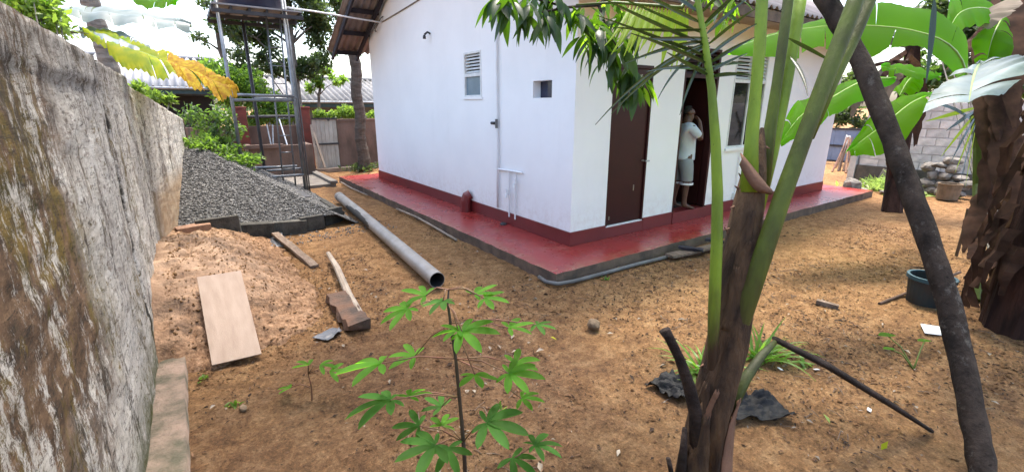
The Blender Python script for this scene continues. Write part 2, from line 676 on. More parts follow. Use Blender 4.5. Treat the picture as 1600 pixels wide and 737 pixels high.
MT['block'] = M('cement_block', (0.6197, 0.5967, 0.5623), (0.4590, 0.4475, 0.4246), 5, .92, .6, 45, rand=.14)
MT['mortar'] = M('mortar', (0.4683, 0.4560, 0.4314), (0.3451, 0.3328, 0.3205), 8, .95, .5, 50)
MT['block_low'] = M('rough_dark_render', (.11, .10, .085), (.06, .056, .048), 5, .95, .6, 30)
MT['stone'] = M('rubble_stone', (0.2040, 0.1860, 0.1620), (0.1140, 0.1020, 0.0870), 7, .9, .6, 40, rand=.25)
MT['stone_b'] = M('brown_stone', (.20, .14, .09), (.11, .08, .05), 9, .9, .5, 40)
MT['bag'] = M('black_polythene', (.010, .010, .011), (.018, .018, .018), 8, .55, .5, 25, spec=.15)
MT['greysheet'] = M('grey_polythene', (0.0910, 0.0945, 0.1050), (0.0560, 0.0595, 0.0630), 5, .4, .3, 25, spec=.5)
MT['paper'] = M('white_card', (0.6290, 0.6290, 0.6120), (0.5610, 0.5610, 0.5440), 8, .7)
MT['bucket'] = M('dark_teal_bucket', (.018, .026, .028), (.03, .022, .017), 6, .6)
MT['bucket_rim'] = M('blue_green_rim', (.03, .07, .085), (.025, .05, .06), 6, .6)
MT['rust'] = M('rusty_rod', (.11, .065, .045), (.06, .04, .03), 10, .9)
def lichen_bark():
    m = M('dark_mottled_bark', (.062, .046, .035), (.020, .016, .013), 7, .95, 1, 16, .36, .62, spec=.1, stretch=(1, 1, .7))
    nt = m.node_tree
    p = nt.nodes['Principled BSDF']
    src = p.inputs['Base Color'].links[0].from_socket
    c = mixc(nt, ramp(nt, nz(nt, 5, 9, .8, None, (2, 5, 1)), [(.56, g(0)), (.62, g(.6))]), src, (.13, .115, .095))
    c = mixc(nt, ramp(nt, nz(nt, 26, 5, .7, (1, 1, 2.2)), [(.30, g(.8)), (.40, g(0))]), c, (.010, .008, .007))
    nt.links.new(c, p.inputs['Base Color'])
    return m


MT['trunk_d'] = lichen_bark()
MT['trunk_g'] = M('grey_bark', (.16, .145, .125), (.08, .07, .06), 6, .92, .7, 24)
MT['palmbark'] = M('palm_bark', (.26, .235, .205), (.12, .105, .09), 5, .92, .6, 30, stretch=(1, 1, 3))
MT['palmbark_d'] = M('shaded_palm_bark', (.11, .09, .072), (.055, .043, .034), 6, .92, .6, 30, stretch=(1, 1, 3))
MT['cocobase'] = M('young_palm_base', (0.1166, 0.0699, 0.0377), (0.0359, 0.0233, 0.0161), 5, .9, 1, 22, .36, .60, spec=.15, stretch=(2.5, 2.5, .6))
MT['sheath'] = M('dry_brown_sheath', (0.1840, 0.0960, 0.0560), (0.0960, 0.0520, 0.0320), 6, .85, .5, 30)
MT['petiole'] = M('green_petiole', (0.0930, 0.1302, 0.0174), (0.0527, 0.0744, 0.0136), 5, .45, .2, 40, .36, .62, spec=.22, stretch=(1.5, 1.5, .5))
def petiole_mat(name, c1, c2):
    m = M(name, c1, c2, 5, .5, .25, 40, .36, .62, spec=.2, stretch=(1.5, 1.5, .5))
    nt = m.node_tree
    p = nt.nodes['Principled BSDF']
    src = p.inputs['Base Color'].links[0].from_socket
    sx = nt.nodes.new('ShaderNodeSeparateXYZ')
    tc = nt.nodes.new('ShaderNodeTexCoord')
    nt.links.new(tc.outputs['Object'], sx.inputs[0])
    ad = nt.nodes.new('ShaderNodeMath')
    ad.operation = 'MULTIPLY_ADD'
    ad.inputs[1].default_value = .5
    nt.links.new(nz(nt, 14, 6, .7, (1, 1, .25)), ad.inputs[0])
    nt.links.new(sx.outputs['Z'], ad.inputs[2])
    mr = nt.nodes.new('ShaderNodeMapRange')
    mr.inputs[1].default_value = 1.0
    mr.inputs[2].default_value = 1.42
    nt.links.new(ad.outputs[0], mr.inputs[0])
    c = mixc(nt, mr.outputs[0], (.045, .028, .017), src)
    sp = ramp(nt, nz(nt, 60, 4, .7, (1, 1, .4)), [(.66, g(0)), (.72, g(.7))])
    c = mixc(nt, sp, c, (.03, .022, .012))
    nt.links.new(c, p.inputs['Base Color'])
    return m


MT['stalk'] = petiole_mat('palm_leaf_stalk', (0.1914, 0.2835, 0.0219), (0.1094, 0.1607, 0.0183))
MT['stalk_d'] = petiole_mat('dull_palm_leaf_stalk', (0.0886, 0.1167, 0.0145), (0.0483, 0.0550, 0.0113))
MT['petiole_d'] = M('dull_green_petiole', (0.0510, 0.0660, 0.0132), (0.0270, 0.0300, 0.0096), 5, .5, .25, 40, .36, .62, spec=.2, stretch=(1.5, 1.5, .5))
MT['deadrib'] = M('dead_frond_rib', (.040, .028, .022), (.016, .012, .010), 8, .9, .8, 40, spec=.15)
MT['banstem'] = M('dead_banana_sheaths', (0.0525, 0.0246, 0.0168), (0.0147, 0.0077, 0.0063), 5, .9, 1, 18, spec=.15, stretch=(2, 2, .4))
MT['banstem_g'] = M('green_banana_stem', (.11, .17, .05), (.06, .07, .03), 4, .6, .3, 30, stretch=(2, 2, .4))
MT['deadleaf'] = LEAF('withered_leaf', (0.0561, 0.0275, 0.0169), (0.0187, 0.0096, 0.0066), .12, (.16, .10, .06), .85, 9, .12)
MT['deadleaf_p'] = LEAF('pale_dry_leaf', (0.1650, 0.1350, 0.1100), (0.1000, 0.0800, 0.0650), .2, (.4, .32, .24), .8, 5, .15)
MT['ban_b'] = LEAF('banana_leaf', (0.0320, 0.0960, 0.0048), (0.0480, 0.1280, 0.0072), .6, (.24, .72, .006), .6, 3, .04)
MT['ban_gl'] = LEAF('glaucous_banana_leaf', (.12, .155, .15), (.20, .23, .22), .15, (.3, .45, .2), .42, 6, .3)
MT['ban_mid'] = M('banana_midrib', (.22, .30, .05), (.17, .22, .04), 6, .4)
MT['ban_y1'] = LEAF('yellowing_banana_leaf', (.34, .34, .02), (.10, .20, .02), .5, (.7, .78, .03), .6, 9, .1)
MT['ban_y2'] = LEAF('browned_banana_leaf', (.20, .07, .012), (.46, .34, .025), .42, (.8, .5, .05), .7, 22, .1)
MT['mango'] = LEAF('mango_leaf', (0.0089, 0.0217, 0.0071), (0.0153, 0.0331, 0.0082), .20, (.22, .5, .02), .42, 6, .28)
MT['mango_lit'] = LEAF('lit_mango_leaf', (0.0490, 0.1050, 0.0084), (0.0700, 0.1330, 0.0126), .5, (.45, .82, .03), .45, 6, .2)  # brighter copy of the mango leaf, backlight put into its colour
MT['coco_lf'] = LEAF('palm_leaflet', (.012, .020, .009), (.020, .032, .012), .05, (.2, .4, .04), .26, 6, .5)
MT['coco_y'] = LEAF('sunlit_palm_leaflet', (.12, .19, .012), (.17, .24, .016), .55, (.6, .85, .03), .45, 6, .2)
MT['cass'] = LEAF('cassava_leaf', (.035, .105, .012), (.06, .145, .02), .5, (.26, .74, .015), .65, 14, .1)
MT['cass_d'] = LEAF('cassava_leaf_dark', (.028, .082, .016), (.045, .11, .022), .42, (.16, .5, .015), .65, 14, .1)
MT['cass_stem'] = M('cassava_stem', (.075, .05, .035), (.045, .035, .025), 10, .7)
MT['cass_pet'] = M('cassava_petiole', (.18, .07, .05), (.13, .09, .04), 10, .5)
MT['tree1'] = LEAF('tree_leaf_dark', (0.0245, 0.0406, 0.0154), (0.0385, 0.0630, 0.0210), .3, (.16, .26, .05), .5, 2)
MT['tree2'] = LEAF('tree_leaf_bright', (0.0510, 0.0960, 0.0150), (0.0660, 0.1260, 0.0210), .45, (.35, .6, .06), .45, 2)
MT['tree3'] = LEAF('tree_leaf_mid', (0.0325, 0.0618, 0.0169), (0.0488, 0.0845, 0.0228), .35, (.22, .4, .05), .45, 2)
MT['hedge_y'] = LEAF('vine_leaf', (0.0660, 0.1140, 0.0180), (0.0900, 0.1440, 0.0270), .4, (.4, .62, .07), .5, 2)
MT['pandan'] = LEAF('strap_leaf', (0.0715, 0.1560, 0.0163), (0.0975, 0.1950, 0.0260), .4, (.35, .7, .05), .35, 6)
MT['clip'] = LEAF('fresh_clippings', (0.1820, 0.2800, 0.0560), (0.2380, 0.3360, 0.0840), .3, (.5, .7, .15), .5, 6)
MT['litter'] = LEAF('brown_litter', (.16, .09, .05), (.09, .055, .035), .1, (.2, .1, .05), .9, 30, .1)
MT['litter_d'] = LEAF('dark_litter', (.045, .03, .022), (.03, .022, .017), .05, (.06, .04, .03), .9, 30, .1)
MT['litter_p'] = LEAF('pale_litter', (0.2940, 0.2520, 0.1960), (0.2100, 0.1750, 0.1400), .1, (.4, .35, .25), .9, 30, .1)
MT['skin'] = M('brown_skin', (.11, .055, .035), (.09, .045, .03), 10, .5)
MT['hair'] = M('grey_hair', (.045, .040, .036), (.025, .022, .02), 60, .9, .5, 120, spec=.1)
MT['shirt'] = M('pale_blue_shirt', (.54, .58, .62), (.46, .50, .54), 6, .85, .4, 14)
MT['shorts'] = M('light_grey_shorts', (.27, .29, .29), (.22, .24, .24), 6, .85, .4, 14)
MT['trim'] = M('white_trim', (.7, .72, .74), (.64, .66, .68), 6, .8)
MT['frost'] = M('frosted_blue_glass', (.16, .23, .28), (.12, .18, .22), 2, .25, spec=.5)
MT['blueglass'] = M('dark_blue_glass', (.022, .028, .06), (.018, .022, .05), 2, .12, spec=.6)
MT['glass'] = M('dark_window_glass', (.018, .02, .02), (.014, .016, .016), 2, .05, spec=.7)
MT['louvre'] = M('dark_louvre', (.055, .035, .04), (.04, .028, .03), 3, .6)
MT['chrome'] = M('dull_metal', (.4, .4, .4), (.3, .3, .3), 8, .35, metal=.8)
MT['tarp'] = M('white_sacking', (0.4960, 0.4960, 0.4800), (0.3840, 0.3840, 0.3760), 6, .8, .4, 20)


def red_mat():
    m, nt, p = new_mat('red_oxide_floor')
    c = ramp(nt, nz(nt, 1.1, 6, .6), [(.35, (.24, .022, .019)), (.65, (.30, .032, .027))])
    st = ramp(nt, nz(nt, 3.2, 7, .7, None, (4, 2, 0)), [(.56, g(0)), (.72, g(.55))])
    c = mixc(nt, st, c, (.36, .12, .095))
    sp = ramp(nt, nz(nt, 26, 4, .6), [(.68, g(0)), (.74, g(.6))])
    c = mixc(nt, sp, c, (.14, .05, .04))
    tc = nt.nodes.new('ShaderNodeTexCoord')
    sx = nt.nodes.new('ShaderNodeSeparateXYZ')
    nt.links.new(tc.outputs['Object'], sx.inputs[0])
    mn_ = nt.nodes.new('ShaderNodeMath')
    mn_.operation = 'MINIMUM'
    nt.links.new(sx.outputs['X'], mn_.inputs[0])
    nt.links.new(sx.outputs['Y'], mn_.inputs[1])
    ed = nt.nodes.new('ShaderNodeMapRange')
    ed.inputs[1].default_value = .22
    ed.inputs[2].default_value = .0
    nt.links.new(mn_.outputs[0], ed.inputs[0])
    me_ = nt.nodes.new('ShaderNodeMath')
    me_.operation = 'MULTIPLY'
    nt.links.new(ed.outputs[0], me_.inputs[0])
    nt.links.new(ramp(nt, nz(nt, 12, 8, .75), [(.42, g(0)), (.62, g(.8))]), me_.inputs[1])
    c = mixc(nt, me_.outputs[0], c, (.27, .15, .08))
    dd = ramp(nt, nz(nt, 1.7, 8, .75, None, (9, 3, 0)), [(.54, g(0)), (.70, g(.35))])
    c = mixc(nt, dd, c, (.30, .12, .08))
    nt.links.new(c, p.inputs['Base Color'])
    r = ramp(nt, nz(nt, 2.3, 5, .6), [(.3, g(.20)), (.7, g(.38))])
    nt.links.new(r, p.inputs['Roughness'])
    p.inputs['Specular IOR Level'].default_value = .5
    bump(nt, p, nz(nt, 7, 4), .06, .02)
    return m


MT['red'] = red_mat()

# ------------------------------------------------------------------ ground
def ground_z(x, y):
    x = np.asarray(x, float)
    y = np.asarray(y, float)
    return .035 * fbm(x * .8, y * .8, 3, 3) + .03 * fbm(x * 4.5, y * 4.5, 9, 4) + .028 * fbm(x * 17, y * 17, 21, 2) - .012


def axis(lo, hi, step, far):
    a = list(np.arange(lo, hi, step))
    s = step
    x = a[-1]
    while x < far:
        s *= 1.28
        x += s
        a.append(x)
    s = step
    x = lo
    while x > -far:
        s *= 1.28
        x -= s
        a.insert(0, x)
    return np.array(a)


gx = axis(-.6, 8.0, .026, 260)
gy = axis(-.3, 8.6, .026, 260)
GX, GY = np.meshgrid(gx, gy, indexing='ij')
GZ = ground_z(GX, GY)
fade = np.clip(1 - (np.hypot(GX, GY) - 25) / 25, 0, 1)
GZ = GZ * fade
inside = (GX > 2.9) & (GX < 11.9) & (GY > 3.4) & (GY < 12.1)
GZ = np.where((GX > 3.15) & (GX < 11.6) & (GY > 3.65), -.06, GZ)
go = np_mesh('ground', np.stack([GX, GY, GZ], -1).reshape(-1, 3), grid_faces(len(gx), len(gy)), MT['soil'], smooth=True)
tag(go, kind='structure')

# red painted apron round the house
m = MB()
X0, X1, Y0, Y1, ZT = 3.0, 11.75, 3.49, 12.0, .12
e = []
for t in np.linspace(0, 1, 60):
    e.append((X0 + random.uniform(-.012, .012), lerp(Y1, Y0, t)))
for t in np.linspace(0.012, 1, 60):
    e.append((lerp(X0, X1, t), Y0 + random.uniform(-.012, .012)))
e += [(X1, Y1)]
n = len(e)
m.add([(x, y, ZT) for x, y in e], [tuple(range(n))], 0)
m.add([(x, y, ZT) for x, y in e] + [(x - .0, y, -.1) for x, y in e], [(i, (i + 1) % n, n + (i + 1) % n, n + i) for i in range(n)], 1)
ap = m.build('pavement', [MT['red'], MT['brown_edge']], base=(X0, Y0, 0))
tag(ap, kind='structure')

# ------------------------------------------------------------------ house
WX, WY, WXE, WYE = 3.80, 4.17, 10.95, 11.30
EZ, RZ, RY = 3.40, 5.19, 7.735
house = thing('house', 'white single storey house with dark red plinth and corrugated roof', 'house', (WX, WY, .12))


def wall_face(mb, fixed, axis_, u0, u1, z0, z1, holes, inward, depth=.14, mi=0):
    us = sorted({u0, u1, *[h[0] for h in holes], *[h[1] for h in holes]})
    zs = sorted({z0, z1, *[h[2] for h in holes], *[h[3] for h in holes]})

    def P(u, z, d=0):
        w = fixed + inward * d
        return (w, u, z) if axis_ == 'x' else (u, w, z)
    for i in range(len(us) - 1):
        for j in range(len(zs) - 1):
            cu, cz = (us[i] + us[i + 1]) / 2, (zs[j] + zs[j + 1]) / 2
            if any(h[0] < cu < h[1] and h[2] < cz < h[3] for h in holes):
                continue
            mb.add([P(us[i], zs[j]), P(us[i + 1], zs[j]), P(us[i + 1], zs[j + 1]), P(us[i], zs[j + 1])], [(0, 1, 2, 3)], mi)
    for a, b, c, d in holes:
        q = [(a, c), (b, c), (b, d), (a, d)]
        for k in range(4):
            p, r = q[k], q[(k + 1) % 4]
            mb.add([P(*p), P(*r), P(*r, depth), P(*p, depth)], [(0, 1, 2, 3)], mi)


WIN = (6.28, 6.81, 1.98, 2.65)
HOL = (4.60, 4.985, 1.945, 2.155)
DOOR = (4.42, 5.17, .285, 2.35)
WAY = (5.84, 6.68, .285, 2.64)
WIN2 = (7.09, 8.05, 1.19, 2.64)
m = MB()
wall_face(m, WX, 'x', WY, WYE, .1, EZ, [WIN, HOL], 1)
m.add([(WX, WY, EZ), (WX, WYE, EZ), (WX, RY, RZ)], [(0, 1, 2)])
m.add([(WXE, WY, EZ), (WXE, WYE, EZ), (WXE, RY, RZ)], [(0, 1, 2)])
wall_face(m, WY, 'y', WX, WXE, .1, EZ, [DOOR, WAY, WIN2], 1)
m.add([(WXE, WY, .1), (WXE, WYE, .1), (WXE, WYE, EZ), (WXE, WY, EZ)], [(0, 1, 2, 3)])
m.add([(WX, WYE, .1), (WXE, WYE, .1), (WXE, WYE, EZ), (WX, WYE, EZ)], [(0, 1, 2, 3)])
m.build('wall', MT['white'], house)
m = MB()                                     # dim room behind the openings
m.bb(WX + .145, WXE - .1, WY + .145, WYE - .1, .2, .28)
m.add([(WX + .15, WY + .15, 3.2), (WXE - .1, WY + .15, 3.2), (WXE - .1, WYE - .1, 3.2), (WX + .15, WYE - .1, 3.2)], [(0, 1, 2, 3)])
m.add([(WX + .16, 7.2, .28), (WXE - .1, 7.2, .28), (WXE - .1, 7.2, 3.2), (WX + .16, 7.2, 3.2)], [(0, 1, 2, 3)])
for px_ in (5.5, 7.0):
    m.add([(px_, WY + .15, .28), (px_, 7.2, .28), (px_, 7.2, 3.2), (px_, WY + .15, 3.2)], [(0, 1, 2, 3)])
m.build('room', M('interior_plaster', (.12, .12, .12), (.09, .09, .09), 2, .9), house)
# plinth
m = MB()
m.bb(WX - .018, WX, WY - .018, WYE, .12, .305)
m.bb(WX, DOOR[0], WY - .018, WY, .12, .305)
m.bb(DOOR[0], DOOR[1], WY - .016, WY, .12, .27)
m.bb(DOOR[1], WAY[0], WY - .018, WY, .12, .305)
m.bb(WAY[0], WAY[1], WY - .03, WY + .2, .12, .287)
m.bb(WAY[1], WXE, WY - .018, WY, .12, .305)
m.build('plinth', MT['plinth'], house, bevel=.004)
# thin dark band high on the gable
m = MB()
m.tube([(WX - .012, 10.3, 3.56), (WX - .012, 9.2, 3.62), (WX - .012, 7.9, 3.70), (WX - .012, 6.5, 3.76)], .012, 6)
m.build('gable_cable', MT['concrete'], house)

# roof: corrugated sheets on dark timbers
roof_tilt = .52


def corr(mb, x0, x1, y0, z0, y1, z1, pitch=.145, amp=.024, seg=8, rows=2, axis_='x'):
    n = int((x1 - x0) / pitch * seg) + 1
    us = np.linspace(x0, x1, n)
    rws = []
    for r in range(rows):
        t = r / (rows - 1)
        row = []
        for u in us:
            dz = amp * math.cos(2 * math.pi * u / pitch)
            row.append((u, lerp(y0, y1, t), lerp(z0, z1, t) + dz) if axis_ == 'x' else (lerp(y0, y1, t), u, lerp(z0, z1, t) + dz))
        rws.append(row)
    mb.loft(rws)


rx0, rx1 = 3.03, 11.85
roof_o = None
for nm, ya, za, yb, zb in (('far', 12.02, 3.10, 6.9, 0), ('near', 3.45, 3.10, 8.5, 0)):
    pass
m = MB()
corr(m, rx0, rx1, 12.02, 3.09, RY, 3.09 + (12.02 - RY) * .5)
corr(m, rx0, rx1, 3.45, 3.09, RY, 3.09 + (RY - 3.45) * .5)
roof_o = m.build('roof', MT['asb_under'], house, smooth=True, solid=.008)
for sgn, ye in ((1, 12.02), (-1, 3.45)):
    for i, off in enumerate((.10, .80, 1.5, 2.3, 3.1, 3.9)):
        y = ye - sgn * off
        z = 3.09 + off * .5 - .075
        m = MB()
        m.bb(rx0 + .12, WX - .003 if i else WX - .003, y - .025, y + .025, z - .045, z + .045)
        m.build('purlin', MT['wood_dark'], roof_o)
    for x in (rx0 + .10, WX - .10):
        m = MB()
        m.beam((x, ye - sgn * .02, 3.09 - .15), (x, RY, 3.09 + abs(ye - RY) * .5 - .17), .045, .10)
        m.build('rafter', MT['wood_dark'], roof_o)
m = MB()
m.bb(rx0 + .02, rx1, 3.47, 3.50, 2.93, 3.06)
m.build('fascia', MT['brown_edge'], roof_o)
m = MB()
m.bb(WX + .01, rx1, 3.52, WY - .004, 3.03, 3.045)
m.build('soffit', M('eave_soffit', (.34, .31, .25), (.28, .25, .2), 3, .85), roof_o)


# windows and doors
def louvre_window(fixed, ax, u0, u1, z0, z1, zl, n, pane_mats, label=None, split=False, slat_m='louvre'):
    m = MB()

    def B(a, b, c, d, e_, f_):
        if ax == 'x':
            m.bb(fixed + e_, fixed + f_, a, b, c, d)
        else:
            m.bb(a, b, fixed + e_, fixed + f_, c, d)
    w = .03
    B(u0 + .001, u0 + w, z0 + .001, z1 - .001, -.008, .06)
    B(u1 - w, u1 - .001, z0 + .001, z1 - .001, -.008, .06)
    B(u0 + w, u1 - w, z0 + .001, z0 + w, -.006, .058)
    B(u0 + w, u1 - w, z1 - w, z1 - .001, -.006, .058)
    B(u0 + w, u1 - w, zl - .025, zl + .025, -.006, .058)
    if split:
        c = (u0 + u1) / 2
        B(c - .015, c + .015, z0 + w, zl - .025, -.002, .05)
        B(c - .015, c + .015, zl + .025, z1 - w, -.002, .05)
    fr = m.build('window', MT['white2'], house)
    for i in range(n):
        z = zl + .025 + (i + .5) * (z1 - w - zl - .025) / n
        h = (z1 - w - zl - .025) / n
        m = MB()
        rot = Matrix.Rotation(R(38), 3, 'Y' if ax == 'x' else 'X')
        if ax == 'x':
            m.box((fixed + .03, (u0 + u1) / 2, z), (h * .95, u1 - u0 - 2 * w, .008), Matrix.Rotation(R(-40), 3, 'Y'))
        else:
            m.box(((u0 + u1) / 2, fixed + .03, z), (u1 - u0 - 2 * w, h * .95, .008), Matrix.Rotation(R(40), 3, 'X'))
        m.build('slat', MT[slat_m], fr)
    m = MB()                                  # near-black sheet in place of the unlit room behind the slats
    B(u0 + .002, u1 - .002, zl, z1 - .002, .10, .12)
    m.build('dark_sheet', MT['dark_flat'], fr)
    m = MB()
    B(u0 + w, u1 - w, z0 + w, zl - .025, .02, .026)
    m.build('pane', pane_mats, fr)
    return fr


louvre_window(WX, 'x', *WIN, 2.31, 6, MT['frost'], slat_m='white2')
louvre_window(WY, 'y', *WIN2, 2.22, 7, MT['glass'], split=True, slat_m='white2')
m = MB()
m.bb(WX + .125, WX + .135, HOL[0] + .001, HOL[1] - .001, HOL[2] + .001, HOL[3] - .001)
w_ = m.build('window', MT['blueglass'], house)
# sill of the small window
m = MB()
m.bb(WX - .02, WX - .001, WIN[0] - .03, WIN[1] + .03, WIN[2] - .035, WIN[2])
m.build('sill', MT['white'], house)
m = MB()
m.bb(WIN2[0] - .03, WIN2[1] + .03, WY - .03, WY - .001, WIN2[2] - .05, WIN2[2])
m.build('sill', MT['white'], house)
# maroon door
m = MB()
m.bb(DOOR[0] + .03, DOOR[1] - .03, WY + .02, WY + .06, DOOR[2] + .004, DOOR[3] - .04)
d_ = m.build('door', MT['maroon'], house, bevel=.004)
m = MB()
m.bb(DOOR[0] + .001, DOOR[0] + .03, WY - .004, WY + .09, DOOR[2], DOOR[3] - .001)
m.bb(DOOR[1] - .03, DOOR[1] - .001, WY - .004, WY + .09, DOOR[2], DOOR[3] - .001)
m.bb(DOOR[0] + .03, DOOR[1] - .03, WY - .004, WY + .09, DOOR[3] - .04, DOOR[3] - .001)
m.build('frame', MT['maroon'], d_)
m = MB()
m.tube([(DOOR[1] - .07, WY + .02, 1.12), (DOOR[1] - .07, WY - .04, 1.12), (DOOR[1] - .0, WY - .045, 1.12)], .011, 8)
m.lathe((DOOR[1] - .07, WY + .012, 1.12), [(0, 0), (.02, 0), (.02, .01), (0, .01)], 10)
m.build('handle', MT['chrome'], d_)
m = MB()
m.bb(4.95, 4.965, WY + .014, WY + .02, .72, .80)
m.bb(4.50, 4.51, WY + .014, WY + .02, .36, .41)
m.build('scratch', MT['wood_pale'], d_)
# doorway
m = MB()
m.bb(WAY[0] + .001, WAY[0] + .035, WY - .004, WY + .10, .29, WAY[3] - .001)
m.bb(WAY[1] - .05, WAY[1] - .001, WY - .004, WY + .10, .29, WAY[3] - .001)
m.bb(WAY[0] + .035, WAY[1] - .05, WY - .004, WY + .10, WAY[3] - .04, WAY[3] - .001)
m.bb(WAY[0] + .035, WAY[1] - .05, WY - .002, WY + .10, 2.23, 2.28)
m.bb(6.22, 6.25, WY - .001, WY + .08, 2.28, WAY[3] - .04)
dw = m.build('doorway', MT['maroon'], house)
for i in range(6):
    for a, b in ((WAY[0] + .035, 6.22), (6.25, WAY[1] - .05)):
        m = MB()
        m.box(((a + b) / 2, WY + .04, 2.30 + i * .053), (b - a, .055, .007), Matrix.Rotation(R(40), 3, 'X'))
        m.build('slat', MT['louvre'], dw)
m = MB()                                     # door leaf standing open into the room
m.bb(WAY[1] - .052, WAY[1] - .012, WY + .11, WY + .9, .30, 2.22)
m.build('open_door', MT['maroon'], dw)

# pipework on the gable wall
m = MB()
m.tube([(WX - .03, 5.80, 3.62), (WX - .03, 5.81, 2.4), (WX - .03, 5.80, 1.2), (WX - .03, 5.81, .34)], .018, 8)
wp = m.build('water_pipe', MT['pvcw'], house, smooth=True)
m = MB()
m.tube([(WX - .035, 5.81, 1.66), (WX - .035, 5.81, 1.53)], .026, 8)
m.build('coupling', MT['hose'], wp)
m = MB()
m.tube([(WX - .06, 5.92, 1.60), (WX - .045, 5.85, 1.60)], .022, 8)
m.build('wall_hook', MT['steel_d'], wp)
m = MB()
m.tube([(WX - .03, 5.80, .93), (WX - .03, 5.18, .945)], .014, 8)
m.build('branch_pipe', MT['pvcw'], wp)
for yy, zt in ((5.50, .25), (5.345, .24)):
    m = MB()
    m.tube([(WX - .03, yy, .93), (WX - .03, yy, zt)], .013, 8)
    m.build('branch_pipe', MT['pvcw'], wp)
for yy, z in ((5.50, .60), (5.30, .78)):
    m = MB()
    m.tube([(WX - .03, yy + .04, z), (WX - .07, yy, z), (WX - .10, yy - .02, z - .005), (WX - .11, yy - .03, z - .05)], .014, 8)
    m.tube([(WX - .07, yy, z), (WX - .07, yy, z + .06)], .01, 6)
    m.box((WX - .07, yy, z + .065), (.02, .06, .012))
    m.build('tap', MT['pvcw'], wp, smooth=False)
m = MB()
m.lathe((WX - .08, 5.58, .12), [(.055, 0), (.055, .012), (.03, .03), (.0, .03)], 12)
m.build('drain_cover', MT['steel_d'], house)
# maroon spout box at the plinth
m = MB()
m.tube([(WX - .10, 6.70, .12), (WX - .10, 6.70, .30), (WX - .075, 6.69, .38), (WX - .02, 6.67, .41)], [.085, .085, .085, .08], 12)
m.build('drain_elbow', MT['plinth'], house, smooth=False)
# wall lamp bracket
m = MB()
m.tube([(WX, 8.0, 3.07), (WX - .05, 8.0, 3.09), (WX - .10, 8.02, 3.05)], .018, 8)
m.lathe((WX - .105, 8.02, 2.98), [(.0, .07), (.02, .06), (.028, .03), (.028, 0)], 10)
m.build('lamp_bracket', MT['steel_d'], house)
m = MB()
m.bb(7.46, 7.56, WY - .045, WY - .002, .31, .42)
m.tube([(7.51, WY - .02, .42), (7.51, WY - .02, 1.1)], .01, 6)
m.build('socket_box', MT['pvcw'], house)
# roof edge junction box and wires
m = MB()
for k in range(3):
    m.tube([(WX - .02, 10.2 + .05 * k, 3.66), (WX - .12, 10.5, 3.5 - .05 * k), (WX - .02, 10.75 - .04 * k, 3.42)], .007, 6)
m.build('cable_loop', MT['steel_d'], house)

# ------------------------------------------------------------------ left boundary wall
ys = np.concatenate([np.arange(-1.6, 6.4, .03), np.arange(6.4, 10.25, .04)])
zs = np.linspace(-.15, 1, 90)
A, B_ = np.meshgrid(ys, zs, indexing='ij')


def wall_x(y):
    return np.where(y < 6.4, -.43, -.43 + (y - 6.4) * .105)


def wall_top(y):
    t = 2.17 - .012 * np.maximum(y - 2, 0) + .02 * fbm(y * 1.7, y * 0 + 3, 5, 4)
    far_ = 2.06 - (y - 6.4) * .115 + .03 * fbm(y * 2.1, y * 0 + 9, 6, 4)
    return np.where(y < 6.4, t, far_)


ZT_ = wall_top(A)
ZZ = np.where(B_ < 0, B_, B_ * ZT_)
XX = wall_x(A) + .012 * fbm(A * .9, ZZ * .9, 31, 3) + .016 * fbm(A * 6, ZZ * 5, 40, 4) + .018 * fbm(A * 5, ZZ * 14, 47, 4)
for yc, dep, wd in ((3.90, .05, .045), (5.6, .015, .03)):
    cy = yc + .16 * ZZ + .03 * fbm(ZZ * 2.2, ZZ * 0 + yc, 55, 4)
    XX = XX - dep * np.exp(-((A - cy) / wd) ** 2) * np.clip((ZZ - .35) / .3, 0, 1)
# cracked coping line a little below the top
cz = ZT_ - .17 - .03 * fbm(A * 1.5, A * 0, 70, 3)
XX = XX + .022 * sstep(-.012, .012, ZZ - cz) * (A < 6.4) * (.4 + fbm(A * 2, A * 0 + 4, 72, 3) * 2).clip(0, 1)
V = np.stack([XX, A, ZZ], -1)
F = grid_faces(len(ys), len(zs))
# top and back
nb = V.shape[0] * V.shape[1]
top_front = V[:, -1, :]
top_back = top_front.copy()
top_back[:, 0] -= .16
bot_back = top_back.copy()
bot_back[:, 2] = -.15
V2 = np.concatenate([V.reshape(-1, 3), top_back, bot_back])
n_ = len(ys)
i_ = np.arange(n_ - 1)
tf = i_ * len(zs) + len(zs) - 1
tf2 = (i_ + 1) * len(zs) + len(zs) - 1
F2 = np.concatenate([F, np.stack([tf, tf2, nb + i_ + 1, nb + i_], 1), np.stack([nb + i_, nb + i_ + 1, nb + n_ + i_ + 1, nb + n_ + i_], 1)])
lw = np_mesh('boundary_wall', V2, F2, MT['oldwall'], base=(0, 0, 0), smooth=True)
tag(lw, 'tall weathered concrete boundary wall streaked with lime and algae', 'wall')
m = MB()                                     # end face of the wall
yE = 10.21
m.bb(float(wall_x(np.array(yE))) - .17, float(wall_x(np.array(yE))) + .02, yE, yE + .06, -.1, float(wall_top(np.array(yE))))
m.build('wall_end', MT['backwall'], lw)
